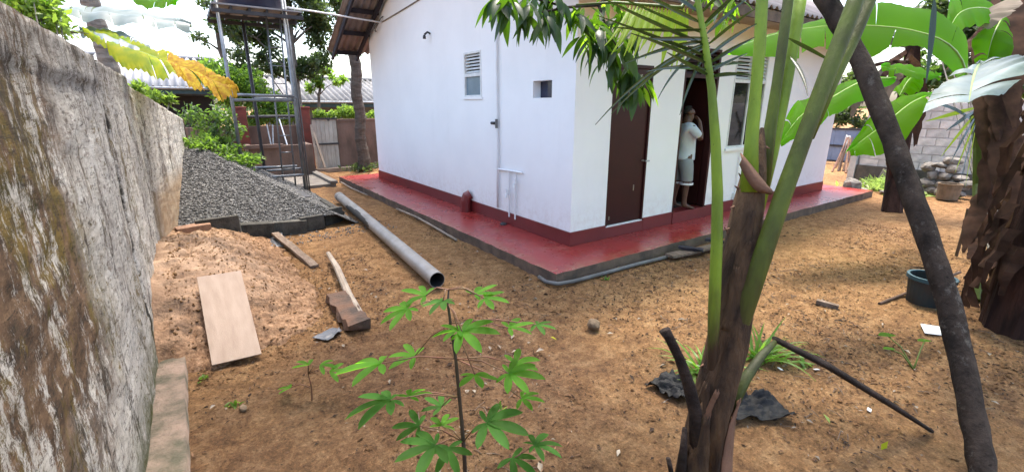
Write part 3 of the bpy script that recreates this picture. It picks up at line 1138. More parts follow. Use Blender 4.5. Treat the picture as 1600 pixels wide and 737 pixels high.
# footing strip along its foot
fy = np.arange(1.2, 4.35, .05)
fx = np.linspace(0, 1, 8)
FA, FB = np.meshgrid(fy, fx, indexing='ij')
edge = -.275 + .02 * fbm(FA * 2, FA * 0, 81, 3)
FX = lerp(-.47, edge, FB)
FZ = .075 + .02 * fbm(FA * 5, FX * 9, 83, 4)
FV = np.stack([FX, FA, FZ], -1)
low = FV[:, -1, :].copy()
low[:, 2] = -.1
low[:, 0] += .01
FV = np.concatenate([FV.reshape(-1, 3), low])
FF = grid_faces(len(fy), 8)
k = np.arange(len(fy) - 1)
FF = np.concatenate([FF, np.stack([k * 8 + 7, (k + 1) * 8 + 7, len(fy) * 8 + k + 1, len(fy) * 8 + k], 1)])
np_mesh('footing', FV, FF, MT['footing'], parent=lw)

# ------------------------------------------------------------------ sand heap
sx_ = np.arange(-.5, 1.35, .022)
sy_ = np.arange(3.45, 7.6, .022)
SX, SY = np.meshgrid(sx_, sy_, indexing='ij')


def sand_h(X, Y):
    fY = sstep(3.55, 4.6, Y - .12 * X) * (1 - .35 * sstep(5.7, 7.1, Y)) * (1 - sstep(7.1, 7.55, Y))
    fX = 1 - sstep(-.10, 1.05, X + .18 * fbm(Y * 1.3, Y * 0 + 2, 91, 3))
    h = .53 * fX * fY
    lump = .13 * fbm(X * 3.2, Y * 3.2, 93, 5) + .06 * fbm(X * 11, Y * 11, 99, 3)
    lump = lump - .07 * sstep(.52, .62, vnoise(X * 5.5, Y * 5.5, 120) * .6 + vnoise(X * 13, Y * 13, 121) * .4)
    step = .03 * np.floor((h + lump) / .075)
    return h + lump * np.clip(h * 5, 0, 1) * .8 - .04 + .05 * fbm(X * 16, Y * 16, 130, 3)


SZ = sand_h(SX, SY)
SZ = np.where(SZ < .0, SZ - .05, SZ)
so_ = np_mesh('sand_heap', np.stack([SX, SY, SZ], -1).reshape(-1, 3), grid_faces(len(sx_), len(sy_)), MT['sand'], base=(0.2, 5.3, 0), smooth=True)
tag(so_, 'pale orange heap of building sand against the old wall', 'sand heap')

# ------------------------------------------------------------------ gravel heap
def gravel_h(X, Y):
    a = (Y - 7.50) * .43 + .20
    b = (2.0 - X) * .60 + .02
    c = 1.12 - .10 * np.maximum(Y - 9.9, 0) * 3
    h = np.minimum(np.minimum(a, b), c)
    return h + .05 * fbm(X * 2.2, Y * 2.2, 101, 3)


gr = thing('gravel_heap', 'grey heap of crushed stone sloping down from the old wall', 'gravel heap', (.7, 9.0, 0))
qx = np.arange(-.40, 2.15, .05)
qy = np.arange(7.44, 11.8, .05)
QX, QY = np.meshgrid(qx, qy, indexing='ij')
QZ = np.maximum(gravel_h(QX, QY), -.06)
np_mesh('mound', np.stack([QX, QY, QZ], -1).reshape(-1, 3), grid_faces(len(qx), len(qy)), MT['gravel2'], parent=gr, smooth=True)
oct_v = np.array([(1, 0, 0), (-1, 0, 0), (0, 1, 0), (0, -1, 0), (0, 0, 1), (0, 0, -1)], float)
oct_f = np.array([(0, 2, 4), (2, 1, 4), (1, 3, 4), (3, 0, 4), (2, 0, 5), (1, 2, 5), (3, 1, 5), (0, 3, 5)])


def rand_rot(n):
    q = RNG.normal(size=(n, 4))
    q /= np.linalg.norm(q, axis=1)[:, None]
    w, x, y, z = q.T
    return np.stack([1 - 2 * (y * y + z * z), 2 * (x * y - z * w), 2 * (x * z + y * w),
                     2 * (x * y + z * w), 1 - 2 * (x * x + z * z), 2 * (y * z - x * w),
                     2 * (x * z - y * w), 2 * (y * z + x * w), 1 - 2 * (x * x + y * y)], 1).reshape(n, 3, 3)


def stones(P, S, flat=.6):
    n = len(P)
    base = oct_v[None] * (1 + RNG.uniform(-.35, .35, (n, 6, 1))) * np.array([1, .8, flat])[None, None]
    base = base + RNG.uniform(-.18, .18, (n, 6, 3))
    V = np.einsum('nij,nkj->nki', rand_rot(n), base) * S[:, None, None] + P[:, None, :]
    F = (oct_f[None] + (np.arange(n) * 6)[:, None, None]).reshape(-1, 3)
    return V.reshape(-1, 3), F


N = 24000
PX = RNG.uniform(-.40, 2.25, N)
PY = RNG.uniform(7.44, 11.5, N)
PZ = gravel_h(PX, PY)
ok = PZ > -.03
PX, PY, PZ = PX[ok], PY[ok], np.maximum(PZ[ok], 0)
S = RNG.uniform(.013, .027, len(PX))
ex = RNG.uniform(.1, 2.5, 420)
ey = np.where(RNG.uniform(0, 1, 420) < .5, RNG.uniform(6.75, 7.35, 420), RNG.uniform(7.0, 9.6, 420))
ek = (ey < 7.3) | (ex > 2.0 + .1 * (ey - 8))
PX, PY, PZ = np.concatenate([PX, ex[ek]]), np.concatenate([PY, ey[ek]]), np.concatenate([PZ, ground_z(ex[ek], ey[ek])])
S = np.concatenate([S, RNG.uniform(.010, .024, int(ek.sum()))])
V, F = stones(np.stack([PX, PY, PZ + .004], 1), S)
mi = np.repeat(RNG.choice([0, 0, 1, 2], len(PX)), 8)
tag(np_mesh('gravel', V, F, [MT['gravel1'], MT['gravel2'], MT['gravel3']], parent=gr, mi=mi), kind='stuff')

# retaining blocks along the gravel's foot
blk = [((303, 358), 7.12, .36, .13, 10, 'brick', 'reddish brick at the wall end of the gravel edging', 'brick'),
       ((342, 354), 7.20, .50, .25, -4, 'block_dark', 'tall dark block in the gravel edging beside the reddish brick', 'block'),
       ((394, 360), 7.30, .56, .23, -8, 'block_dark', 'long dark mossy block second from the reddish brick in the gravel edging', 'block'),
       ((448, 360), 7.38, .56, .20, -3, 'block_dark', 'low dark block in the middle of the gravel edging behind the short plank', 'block'),
       ((489, 362), 7.42, .34, .22, 4, 'block_dark', 'short dark block near the open end of the gravel edging', 'block'),
       ((519, 348), 7.72, .36, .24, 24, 'block_dark', 'dark block ending the gravel edging under the crumpled black sheet', 'block')]
for (px_, py_), Y, L, Hh, ang, mt, lab, cat in blk:
    p = ony(px_, py_, Y)
    m = MB()
    m.box((p.x, p.y, max(p.z, Hh * .45)), (L, .17, Hh), Matrix.Rotation(R(ang), 3, 'Z') @ Matrix.Rotation(R(random.uniform(-3, 3)), 3, 'Y'), jit=.014)
    zz = max(p.z, Hh * .45) - Hh / 2
    if zz > .03:
        m.box((p.x + .02, p.y + .01, zz / 2 - .01), (L * .95, .16, zz - .004), Matrix.Rotation(R(ang + 3), 3, 'Z'), jit=.008)
    o = m.build(mt == 'brick' and 'brick' or 'edging_block', MT[mt], base=(p.x, p.y, 0), bevel=.008)
    tag(o, lab, cat, None if cat == 'brick' else 'blocks edging the gravel')


def crumple(name, corners, mat, label, cat, amp=.03, n=14, group=None, seed=0):
    a, b, c, d = [Vector(p) for p in corners]
    rows = []
    for i in range(n):
        row = []
        for j in range(n):
            u, v = i / (n - 1), j / (n - 1)
            p = a.lerp(b, u).lerp(d.lerp(c, u), v)
            e_ = .04 * min(1, (b - a).length)
            p = p + Vector((float(fbm(u * 4 + seed, v * 4, seed, 3)) * e_ * 1.5, float(fbm(u * 4, v * 4 + 9, seed + 5, 3)) * e_ * 1.5, abs(float(fbm(u * 3, v * 3, seed + 9, 4))) * amp * 3 + .006))
            row.append(p)
        rows.append(row)
    m = MB()
    m.loft(rows)
    base = (a + b + c + d) / 4
    o = m.build(name, mat, base=base, smooth=True, solid=.002)
    return tag(o, label, cat, group)


def gz(p):
    return float(ground_z(p[0], p[1]))


def G(x, y, up=0.0):
    p = onz(x, y, 0)
    return Vector((p.x, p.y, gz(p) + up))


crumple('plastic_sheet', [ony(500, 345, 7.7), ony(536, 338, 7.8), ony(533, 333, 7.9), ony(505, 336, 7.9)], MT['bag'], 'crumpled black plastic sheet on the last edging block', 'plastic sheet', .05, seed=3)
# black strip lying on the gravel
a, b = ony(468, 318, 8.8), ony(484, 338, 8.1)
m = MB()
m.beam((a.x, a.y, float(gravel_h(a.x, a.y)) + .03), (b.x, b.y, float(gravel_h(b.x, b.y)) + .04), .12, .012)
tag(m.build('metal_strip', MT['steel_d'], base=b), 'flat black strip lying on the gravel slope', 'strip')
# dark log
a, b = onz(505, 316, .05), onz(533, 334, .05)
m = MB()
m.tube([(a.x, a.y, .07), ((a.x + b.x) / 2, (a.y + b.y) / 2, .065), (b.x, b.y, .06)], [.06, .066, .06], 10, wob=.08)
tag(m.build('log', MT['block_dark'], base=(b.x, b.y, 0)), 'short dark log beside the far end of the grey pipe', 'log')

# ------------------------------------------------------------------ things on the sand and soil, left
m = MB()                                     # leaning sheet of ply
bl, br = Vector((-.115, 3.68, .02)), Vector((.205, 3.655, .02))
tl = at(308, 434, 3.74)
tr = tl + (br - bl) * .97
nrm = (br - bl).cross(tl - bl).normalized() * .012
m.add([bl, br, tr, tl, bl + nrm, br + nrm, tr + nrm, tl + nrm], [(0, 3, 2, 1), (4, 5, 6, 7), (0, 1, 5, 4), (1, 2, 6, 5), (2, 3, 7, 6), (3, 0, 4, 7)])
tag(m.build('plywood_board', MT['ply'], base=bl, bevel=.002), 'pale plywood board leaning on the sand heap', 'board')


def plank(name, a, b, w, h, mat, label, cat, up=(0, 0, 1), jit=.006, segs=6):
    a, b = Vector(a), Vector(b)
    x = (b - a).normalized()
    y = Vector(up).cross(x).normalized()
    z = x.cross(y)
    rows = []
    m = MB()
    for i in range(segs + 1):
        c = a.lerp(b, i / segs)
        r = []
        for sy_, sz_ in ((-1, -1), (1, -1), (1, 1), (-1, 1), (-1, -1)):
            r.append(c + y * sy_ * w / 2 + z * sz_ * h / 2)
        j = [Vector([random.uniform(-jit, jit) for _ in range(3)]) for _ in range(4)]
        j.append(j[0])
        rows.append([p + q for p, q in zip(r, j)])
    m.loft(rows)
    m.add([p for p in rows[0][:4]], [(0, 1, 2, 3)])
    m.add([p for p in rows[-1][:4]], [(3, 2, 1, 0)])
    o = m.build(name, mat, base=(a + b) / 2, bevel=.003)
    return tag(o, label, cat)


a, b = G(432, 374, .10), G(492, 416, .03)
plank('plank', a, b, .10, .03, MT['wood_old'], 'short weathered plank on the soil in front of the gravel edging', 'plank')
crumple('plastic_sheet', [G(414, 372, .02), G(440, 366, .04), G(446, 384, .02), G(425, 386, .01)], MT['greysheet'], 'small grey plastic sheet under the short weathered plank', 'plastic sheet', .05, seed=8)
a, b = G(514, 406, .10), G(568, 505, .05)
m = MB()
m.tube([a, a.lerp(b, .3) + Vector((.01, 0, .01)), a.lerp(b, .7) + Vector((-.012, 0, 0)), b], [.028, .033, .036, .034], 9, wob=.1)
tag(m.build('wooden_pole', MT['wood_pale'], base=b), 'thin pale round stick lying beside the rough brown slab', 'stick')
# rough slab of wood
plank('wood_slab', G(526, 468, .05), G(562, 519, .065), .19, .075, MT['wood_slab'], 'rough brown slab of wood with a worn end on the soil', 'wood slab', jit=.016, segs=9)
crumple('plastic_sheet', [G(488, 530, .01), G(520, 512, .01), G(536, 520, .02), G(512, 534, .01)], MT['greysheet'], 'grey plastic scrap poking out from the rough brown slab', 'plastic sheet', .02, seed=14)

# big grey drain pipe (hollow)
a, b = Vector((2.30, 9.35, .105)), Vector((1.90, 4.10, .105))
pp = thing('drain_pipe', 'long grey plastic drain pipe lying on the soil beside the house', 'pipe', (2.1, 6.7, 0))
m = MB()
m.tube([a, a.lerp(b, .35) + Vector((.015, 0, 0)), a.lerp(b, .7) + Vector((.008, 0, 0)), b], .085, 24, cap=False)
m.tube([b, a.lerp(b, .7) + Vector((.008, 0, 0)), a], .079, 24, mi=1, cap=False)
d = (b - a).normalized()
x = d.cross(Vector((0, 0, 1))).normalized()
y = x.cross(d)
ring = []
for r in (.085, .079):
    ring.append([b + (x * math.cos(t) + y * math.sin(t)) * r for t in np.linspace(0, 2 * math.pi, 25)])
m.loft(ring)
m.build('tube', [MT['pvcg'], MT['pvc_in']], pp, smooth=True)
m = MB()
m.tube([a - d * .01, a + d * .16], .092, 24)
m.build('collar', MT['pvcg'], pp, smooth=False)

# conduit round the corner of the apron
m = MB()
m.tube([(2.95, 3.72, .03), (2.92, 3.56, .03), (2.99, 3.44, .03), (3.2, 3.42, .022), (3.7, 3.41, .020), (4.2, 3.40, .022), (4.72, 3.37, .022)], .022, 10)
tag(m.build('conduit', MT['hose'], base=(3.0, 3.45, 0), smooth=True), 'grey conduit bent round the near corner of the red apron', 'conduit')
m = MB()
m.tube([(2.93, 7.9, .04), (2.95, 7.0, .05), (2.93, 6.2, .03), (2.90, 5.55, .02)], .018, 8)
tag(m.build('conduit', MT['wood_pale'], base=(2.93, 6.2, 0), smooth=True), 'thin pale pipe along the long side of the red apron', 'pipe')
m = MB()
m.tube([(2.93, 11.6, .04), (2.9, 10.6, .03), (2.93, 9.6, .03)], .016, 8)
tag(m.build('conduit', MT['wood_pale'], base=(2.93, 10.6, 0), smooth=True), 'thin pale pipe beside the far end of the red apron', 'pipe')
# offcuts by the apron
plank('plank', (4.70, 3.33, .05), (5.85, 3.20, .05), .13, .03, MT['wood_old'], 'long weathered offcut lying along the front edge of the red apron', 'plank')
plank('plank', (5.0, 3.41, .095), (5.16, 3.16, .085), .09, .03, MT['wood_dark'], 'short dark block lying across the offcut nearer the apron corner', 'plank')
plank('plank', (5.6, 3.42, .095), (5.75, 3.12, .085), .09, .03, MT['wood_dark'], 'short dark block across the offcut behind the young palm', 'plank')

# stone
def stone(p, s, mat, label, cat='stone', group=None, name='stone', flat=.7):
    bm = bmesh.new()
    bmesh.ops.create_icosphere(bm, subdivisions=2, radius=1)
    sd_ = random.random() * 100
    for v in bm.verts:
        k = 1 + .9 * float(fbm(v.co.x * 1.3 + sd_, v.co.y * 1.3 + v.co.z * .9, 5, 3))
        v.co = Vector((v.co.x * k * s[0], v.co.y * k * s[1], v.co.z * k * s[2]))
    me = bpy.data.meshes.new(name)
    bm.to_mesh(me)
    bm.free()
    me.materials.append(mat)
    o = link_mesh(name, me, None, Vector(p))
    o.rotation_euler = (0, 0, random.random() * 6)
    return tag(o, label, cat, group)


p = G(928, 513)
stone((p.x, p.y, .035), (.062, .05, .045), MT['stone_b'], 'fist sized brown stone alone on the soil near the palm', 'stone')
p = G(380, 640)
stone((p.x, p.y, .015), (.03, .025, .022), MT['stone_b'], 'small dark stone on the soil near the foot of the old wall', 'stone')

# ------------------------------------------------------------------ foliage helpers
def leaf_cloud(C_, size, aspect=.45, up=.3, jitter=.35, droop=0.0):
    n = len(C_)
    d = RNG.normal(size=(n, 3))
    d[:, 2] -= droop * 2
    d /= np.linalg.norm(d, axis=1)[:, None]
    nn = RNG.normal(size=(n, 3))
    nn[:, 2] += up * 3
    s = np.cross(d, nn)
    s /= (np.linalg.norm(s, axis=1)[:, None] + 1e-9)
    nn = np.cross(s, d)
    L = size * (1 + RNG.uniform(-jitter, jitter, n))[:, None]
    a = C_
    t = C_ + d * L
    mid = C_ + d * L * .45
    l = mid + s * L * aspect * .5 + nn * L * .1
    r = mid - s * L * aspect * .5 + nn * L * .1
    V = np.stack([a, l, t, r], 1).reshape(-1, 3)
    b = np.arange(n) * 4
    F = np.concatenate([np.stack([b, b + 1, b + 2], 1), np.stack([b, b + 2, b + 3], 1)])
    return V, F


def clump_pts(centers, radii, n, shell=.5):
    k = len(centers)
    w = np.array(radii) ** 2
    idx = RNG.choice(k, n, p=w / w.sum())
    d = RNG.normal(size=(n, 3))
    d /= np.linalg.norm(d, axis=1)[:, None]
    rr = RNG.uniform(0, 1, n) ** shell
    # knotty sub-clumps
    P = np.array(centers)[idx] + d * (rr * np.array(radii)[idx])[:, None] * np.array([1, 1, .8])
    return P


def tree(name, label, cat, base, trunk, tr, clumps, n, size, lmat, tmat, group=None, aspect=.45, limbs=True, sub=5, droop=0.0):
    t = thing(name, label, cat, base, group)
    m = MB()
    m.tube(trunk, tr, 10, wob=.06)
    C_ = []
    Rr = []
    top = Vector(trunk[-1])
    for c, r in clumps:
        c = Vector(c)
        if limbs:
            k = min(range(len(trunk)), key=lambda i: abs(Vector(trunk[i]).z - (c.z - r * .8)) + (0 if i else 1))
            s = Vector(trunk[k])
            mid = s.lerp(c, .5) + Vector((random.uniform(-.1, .1), random.uniform(-.1, .1), .12 * r))
            m.tube([s, mid, c], [tr[k] * .5, tr[k] * .3, tr[k] * .12], 6)
        for _ in range(sub):
            q = Vector([random.gauss(0, 1) for _ in range(3)]).normalized() * r * random.uniform(.35, .9)
            C_.append(c + Vector((q.x, q.y, q.z * .8)))
            Rr.append(r * random.uniform(.28, .5))
            if limbs:
                m.tube([c, C_[-1]], [tr[-1] * .35, tr[-1] * .12], 4)
    m.build('trunk', tmat, t, smooth=True)
    P = clump_pts(C_, Rr, n, .55)
    V, F = leaf_cloud(P, size, aspect, droop=droop)
    np_mesh('crown', V, F, lmat, parent=t)
    return t


def bush(name, label, cat, base, clumps, n, size, lmat, group=None, aspect=.45, up=.3, stem=True):
    t = thing(name, label, cat, base, group)
    m = MB()
    for c, r in clumps:
        for _ in range(3):
            q = Vector(c) + Vector((random.uniform(-r, r), random.uniform(-r, r), r * .3)) * .6
            m.tube([Vector(base) + Vector((random.uniform(-.05, .05), random.uniform(-.05, .05), 0)), Vector(base).lerp(q, .5) + Vector((0, 0, .05)), q], [.016, .012, .005], 5)
    m.build('stem', MT['trunk_g'], t)
    P = clump_pts([c for c, r in clumps], [r for c, r in clumps], n, .5)
    V, F = leaf_cloud(P, size, aspect, up)
    np_mesh('foliage', V, F, lmat, parent=t)
    return t


# ------------------------------------------------------------------ water tower
TX0, TX1, TY0, TY1, TZ = .80, 1.92, 10.5, 11.75, 3.60
tw = thing('water_tower', 'galvanised steel water tower frame with platform and ladder', 'water tower', (1.35, 11.1, 0))
posts = [((.80, TY0), 'steel'), ((1.905, TY0), 'steel'), ((1.02, TY1), 'steel_d'), ((2.12, TY1), 'steel')]
posts = [((.80, 10.5), .032, 'steel'), ((1.90, 10.5), .028, 'steel'), ((1.32, 11.75), .035, 'steel_d'), ((2.12, 11.75), .028, 'steel'), ((1.96, 10.56), .018, 'steel')]
for (x, y), r, mt in posts:
    m = MB()
    if mt == 'steel_d':
        m.tube([(x, y, 0), (x, y, 3.5)], r, 8)
    else:
        m.tube([(x, y, 0), (x, y, 3.95 if y < 11 else 3.56)], r, 10)
    m.build('post', MT[mt], tw, smooth=True)
for a, b in (((.80, 10.46, 2.05), (1.9, 10.46, 2.03)), ((.80, 10.5, 1.95), (1.9, 10.5, 1.95)), ((2.12, 11.72, 2.0), (1.32, 11.72, 2.0)), ((1.92, 10.5, 2.0), (2.12, 11.75, 2.0)),
             ((.80, 10.46, .46), (1.9, 10.46, .44)), ((1.32, 11.75, .42), (2.12, 11.75, .42)), ((1.9, 10.5, .43), (2.12, 11.75, .43)), ((1.05, 10.9, .60), (1.86, 10.9, .58))):
    m = MB()
    m.tube([a, b], .028, 8)
    m.build('rail', MT['steel'], tw, smooth=True)
m = MB()
m.bb(.72, 2.22, 10.42, 11.85, 3.60, 3.63)
pf = m.build('platform', MT['board_under'], tw)
for x in np.linspace(.72, 2.20, 6):
    m = MB()
    m.bb(x - .02, x + .02, 10.45, 11.82, 3.535, 3.598)
    m.build('joist', MT['steel_d'], pf)
for y in (10.44, 11.1, 11.83):
    m = MB()
    m.bb(.70, 2.24, y - .025, y + .025, 3.47, 3.535)
    m.build('bearer', MT['steel_d'], pf)
tk = thing('water_tank', 'dark blue plastic water tank on the tower platform', 'water tank', (1.45, 11.1, 3.635))
m = MB()
m.lathe((1.45, 11.1, 3.635), [(0, 0), (.56, 0), (.60, .04), (.60, .3), (.62, .33), (.60, .36), (.60, .7), (.62, .73), (.60, .76), (.58, 1.0), (.4, 1.15), (.2, 1.2), (0, 1.2)], 32)
m.build('shell', MT['tank'], tk, smooth=True)
m = MB()
m.lathe((1.45, 11.1, 4.83), [(.2, 0), (.22, .02), (.22, .07), (.0, .09)], 20)
m.build('lid', MT['tank'], tk)
# ladder
ld = thing('ladder', 'narrow steel ladder leaning inside the water tower frame', 'ladder', (1.62, 10.65, 0))
l0a, l0b = Vector((1.50, 10.62, .02)), Vector((1.73, 10.62, .02))
l1a, l1b = Vector((1.62, 10.72, 3.50)), Vector((1.86, 10.72, 3.50))
for a, b in ((l0a, l1a), (l0b, l1b)):
    m = MB()
    m.tube([a, b], .017, 8)
    m.build('rail', MT['steel'], ld, smooth=True)
for i in range(10):
    t = .06 + i * .098
    m = MB()
    m.tube([l0a.lerp(l1a, t), l0b.lerp(l1b, t)], .011, 6)
    m.build('rung', MT['steel'], ld, smooth=True)
m = MB()
m.tube([(1.95, 10.6, 3.70), (2.5, 10.5, 3.66), (3.2, 10.4, 3.60), (3.79, 10.35, 3.56)], .017, 8)
tag(m.build('water_pipe', MT['pvcw'], base=(1.95, 10.6, 3.7), smooth=True), 'thin pipe running from the water tower to the house gable', 'pipe')
m = MB()
m.tube([(1.99, 10.52, 0), (2.0, 10.55, 1.6), (1.97, 10.6, 3.7)], .014, 8)
tag(m.build('water_pipe', MT['hose'], base=(1.99, 10.52, 0), smooth=True), 'thin upright pipe beside the front post of the water tower', 'pipe')
m = MB()
m.tube([(1.60, 11.2, 2.9), (1.68, 11.25, 2.35), (1.85, 11.3, 2.05), (2.02, 11.35, 2.05), (2.06, 11.3, 1.2), (2.06, 11.3, .5)], .012, 8)
tag(m.build('hose', MT['steel_d'], base=(1.7, 11.2, 2.1), smooth=True), 'black hose looping down inside the water tower', 'hose')
m = MB()
m.bb(1.82, 1.99, 10.42, 10.58, 0, .02)
m.build('base_plate', MT['concrete'], tw)
# concrete pad and open well tank behind
m = MB()
m.bb(1.75, 2.75, 11.35, 13.6, -.1, .06)
m.bb(2.62, 2.78, 11.3, 13.5, .06, .13)
pd = m.build('paving_slab', MT['concrete'], base=(2.2, 12.4, 0), bevel=.01)
tag(pd, 'low concrete pad at the foot of the water tower', 'concrete pad')
m = MB()
m.bb(1.20, 2.72, 13.3, 13.42, -.05, .86)
m.bb(1.20, 1.32, 13.42, 14.3, -.05, .86)
m.bb(2.60, 2.72, 13.42, 14.3, -.05, .86)
m.bb(1.10, 2.0, 13.22, 13.298, .80, .90)
tag(m.build('well', MT['backwall'], base=(1.9, 13.4, 0), bevel=.01), 'low old concrete well between the two red pillars', 'well')
for x, lab in ((1.25, 'red painted pillar left of the old well'), (2.84, 'red painted pillar right of the old well beside the cream gate')):
    m = MB()
    m.bb(x - .13, x + .13, 14.4, 14.66, -.05, 1.76)
    m.bb(x - .15, x + .15, 14.38, 14.68, 1.762, 1.82)
    tag(m.build('pillar', MT['pillar'], base=(x, 14.5, 0), bevel=.01), lab, 'pillar', 'red pillars at the well')
m = MB()
m.tube([(1.40, 14.5, 1.56), (2.70, 14.5, 1.56)], .04, 8)
tag(m.build('crossbar', MT['steel_d'], base=(2.0, 14.5, 1.56)), 'dark pipe spanning between the two red pillars', 'pipe')
for i, ((x0, y0), (x1, y1), mt, lab) in enumerate((((436, 186), (449, 227), 'pvcw', 'white pole leaning over the well'), ((426, 195), (427, 232), 'steel', 'thin grey rod standing behind the well'), ((417, 195), (424, 228), 'steel', 'thin tilted rod behind the well nearest the left red pillar'))):
    a, b = ony(x0, y0, 13.9), ony(x1, y1, 13.6)
    m = MB()
    m.tube([a, b + (b - a) * .2], .018, 6)
    tag(m.build('pole', MT[mt], base=b), lab, 'pole')
for (x0, y0), (x1, y1), lab in (((486, 195), (497, 265), 'plank leaning between the red pillar and cream gate nearer the pillar'), ((489, 205), (508, 262), 'plank leaning between the red pillar and cream gate nearer the gate')):
    a, b = ony(x0, y0, 14.3), ony(x1, y1, 13.9)
    m = MB()
    m.beam(b, a, .06, .03)
    tag(m.build('plank', MT['wood_pale'], base=b), lab, 'plank')

# ------------------------------------------------------------------ back wall, gate
bw = thing('back_wall', 'low brown weathered wall behind the yard beside the cream gate', 'wall', (4.5, 15, 0))
m = MB()
m.bb(3.74, 9.5, 14.62, 14.8, -.1, 1.40)
m.bb(3.72, 9.52, 14.60, 14.82, 1.402, 1.46)
m.build('wall', MT['backwall'], bw)
bw2 = thing('back_wall', 'low brown weathered wall behind the old well', 'wall', (1.9, 15, 0))
m = MB()
m.bb(-3.0, 2.68, 14.75, 14.9, -.1, 1.30)
m.build('wall', MT['backwall'], bw2)
gt = thing('gate', 'cream boarded gate between the red pillar and the brown back wall', 'gate', (3.35, 14.6, 0))
for i in range(6):
    x = 3.03 + i * .115
    m = MB()
    m.bb(x, x + .108, 14.58 + random.uniform(-.004, .004), 14.605, .04, 1.50)
    m.build('board', MT['gatew'], gt)
for z in (.75, 1.48):
    m = MB()
    m.bb(3.0, 3.74, 14.55, 14.575, z - .025, z + .025)
    m.build('rail', MT['steel_d'], gt)
m = MB()
m.lathe((3.5, 14.56, 1.42), [(0, 0), (.03, 0), (.03, .06), (0, .06)], 8)
m.build('padlock', MT['steel_d'], gt)
# threshold kerb
m = MB()
m.bb(2.95, 4.1, 14.2, 14.4, -.05, .06)
tag(m.build('kerb', MT['wood_pale'], base=(3.5, 14.3, 0)), 'pale kerb on the ground in front of the cream gate', 'kerb')

# coconut trunk by the back wall
tp = thing('coconut_palm', 'dark ringed palm trunk in front of the brown back wall', 'palm tree', (4.22, 13.9, 0))
m = MB()
pts = [(4.22 + .03 * math.sin(i * .5), 13.9, i * .1) for i in range(0, 68)]
m.tube(pts, [(.20 if i == 0 else .145 + .06 * math.exp(-i / 4)) + (.014 if i % 3 == 0 else 0) for i in range(0, 68)], 14)
m.build('trunk', MT['palmbark_d'], tp)
# roots collar
V, F = leaf_cloud(np.array([4.22, 13.9, .06]) + RNG.normal(size=(250, 3)) * np.array([.2, .2, .05]), .12)
tag(np_mesh('root_tuft', V, F, MT['tree1'], parent=tp), kind='stuff')


def frond(parent, pts, L, n, mat, rmat, width=.035, droop=.5, name='frond', r0=.025, up=Vector((0, 0, 1))):
    m = MB()
    m.tube(pts, [lerp(r0, .004, i / (len(pts) - 1)) for i in range(len(pts))], 6)
    for i in range(n):
        t = .12 + .86 * i / (n - 1)
        f_ = t * (len(pts) - 1)
        k = min(int(f_), len(pts) - 2)
        p = Vector(pts[k]).lerp(Vector(pts[k + 1]), f_ - k)
        tn = (Vector(pts[k + 1]) - Vector(pts[k])).normalized()
        s = tn.cross(up).normalized()
        for sg in (-1, 1):
            l = L * (math.sin(math.pi * (.15 + .8 * t)) * .8 + .25) * random.uniform(.85, 1.1)
            d = (s * sg + tn * .55 + Vector((0, 0, .15))).normalized()
            q1 = p + d * l * .5 + Vector((0, 0, -.08 * l * droop))
            q2 = p + d * l * .85 + Vector((0, 0, -.75 * l * droop))
            wv = tn * width * .5
            m.add([p - wv * .3, p + wv * .3, q1 - wv, q1 + wv, q2], [(0, 1, 3, 2), (2, 3, 4)], 1)
    return m.build(name, [rmat, mat], parent)


for i in range(9):
    a = i * .7 + .3
    pts = [Vector((4.25 + math.cos(a) * t * 2.6, 13.9 + math.sin(a) * t * 2.6, 6.7 + 1.2 * t - 2.2 * t * t)) for t in np.linspace(0, 1, 7)]
    frond(tp, pts, .7, 26, MT['tree3'], MT['petiole_d'])

# ------------------------------------------------------------------ neighbours
def nbr(name, label, x0, x1, y, ze, zr, yd, wallc, roofm, px_list=()):
    h = thing(name, label, 'house', ((x0 + x1) / 2, y + 2, 0))
    m = MB()
    m.bb(x0 + .4, x1 - .4, y + .8, y + yd * 2 - .8, -.1, ze)
    m.build('wall', wallc, h)
    m = MB()
    corr(m, x0, x1, y, ze + .06, y + yd, zr, .24, .05, 8)
    corr(m, x0, x1, y + yd * 2, ze + .06, y + yd, zr, .24, .05, 8)
    rf = m.build('roof', roofm, h, smooth=True, solid=.012)
    m = MB()
    m.bb(x0, x1, y - .02, y + .02, ze - .16, ze + .02)
    m.build('fascia', MT['teal'], rf)
    m = MB()
    m.tube([(x0, y - .08, ze + .03), (x1, y - .08, ze + .02)], .05, 8)
    m.build('gutter', MT['steel'], rf)
    m = MB()
    m.tube([(x0, y + yd, zr + .03), (x1, y + yd, zr + .03)], .07, 8)
    m.build('ridge_cap', roofm, rf)
    return h


n1 = nbr('neighbour_house', 'neighbour house with pale corrugated roof beyond the old boundary wall', -6.5, 1.45, 21, 2.42, 3.75, 3.6, MT['nbr_wall'], MT['asb_l'])
n2 = nbr('neighbour_house', 'neighbour house with long grey corrugated roof behind the cream gate', 3.0, 16.0, 20, 1.95, 3.05, 3.6, MT['nbr_wall'], MT['asb'])
m = MB()
m.bb(-1.5, 1.0, 21.7, 21.79, .1, 2.2)
m.build('eave_shade', MT['dark_flat'], n1)  # near-black sheet on the wall standing in for shade under the eave

# ------------------------------------------------------------------ trees at the back left
def P_(x, y, Y):
    return ony(x, y, Y)


def CL(lst, Y, s=1.0):
    return [(ony(x, y, Y + dy), r * s) for x, y, r, dy in lst]


def T(lst, Y):
    return [ony(x, y, Y) for x, y in lst]


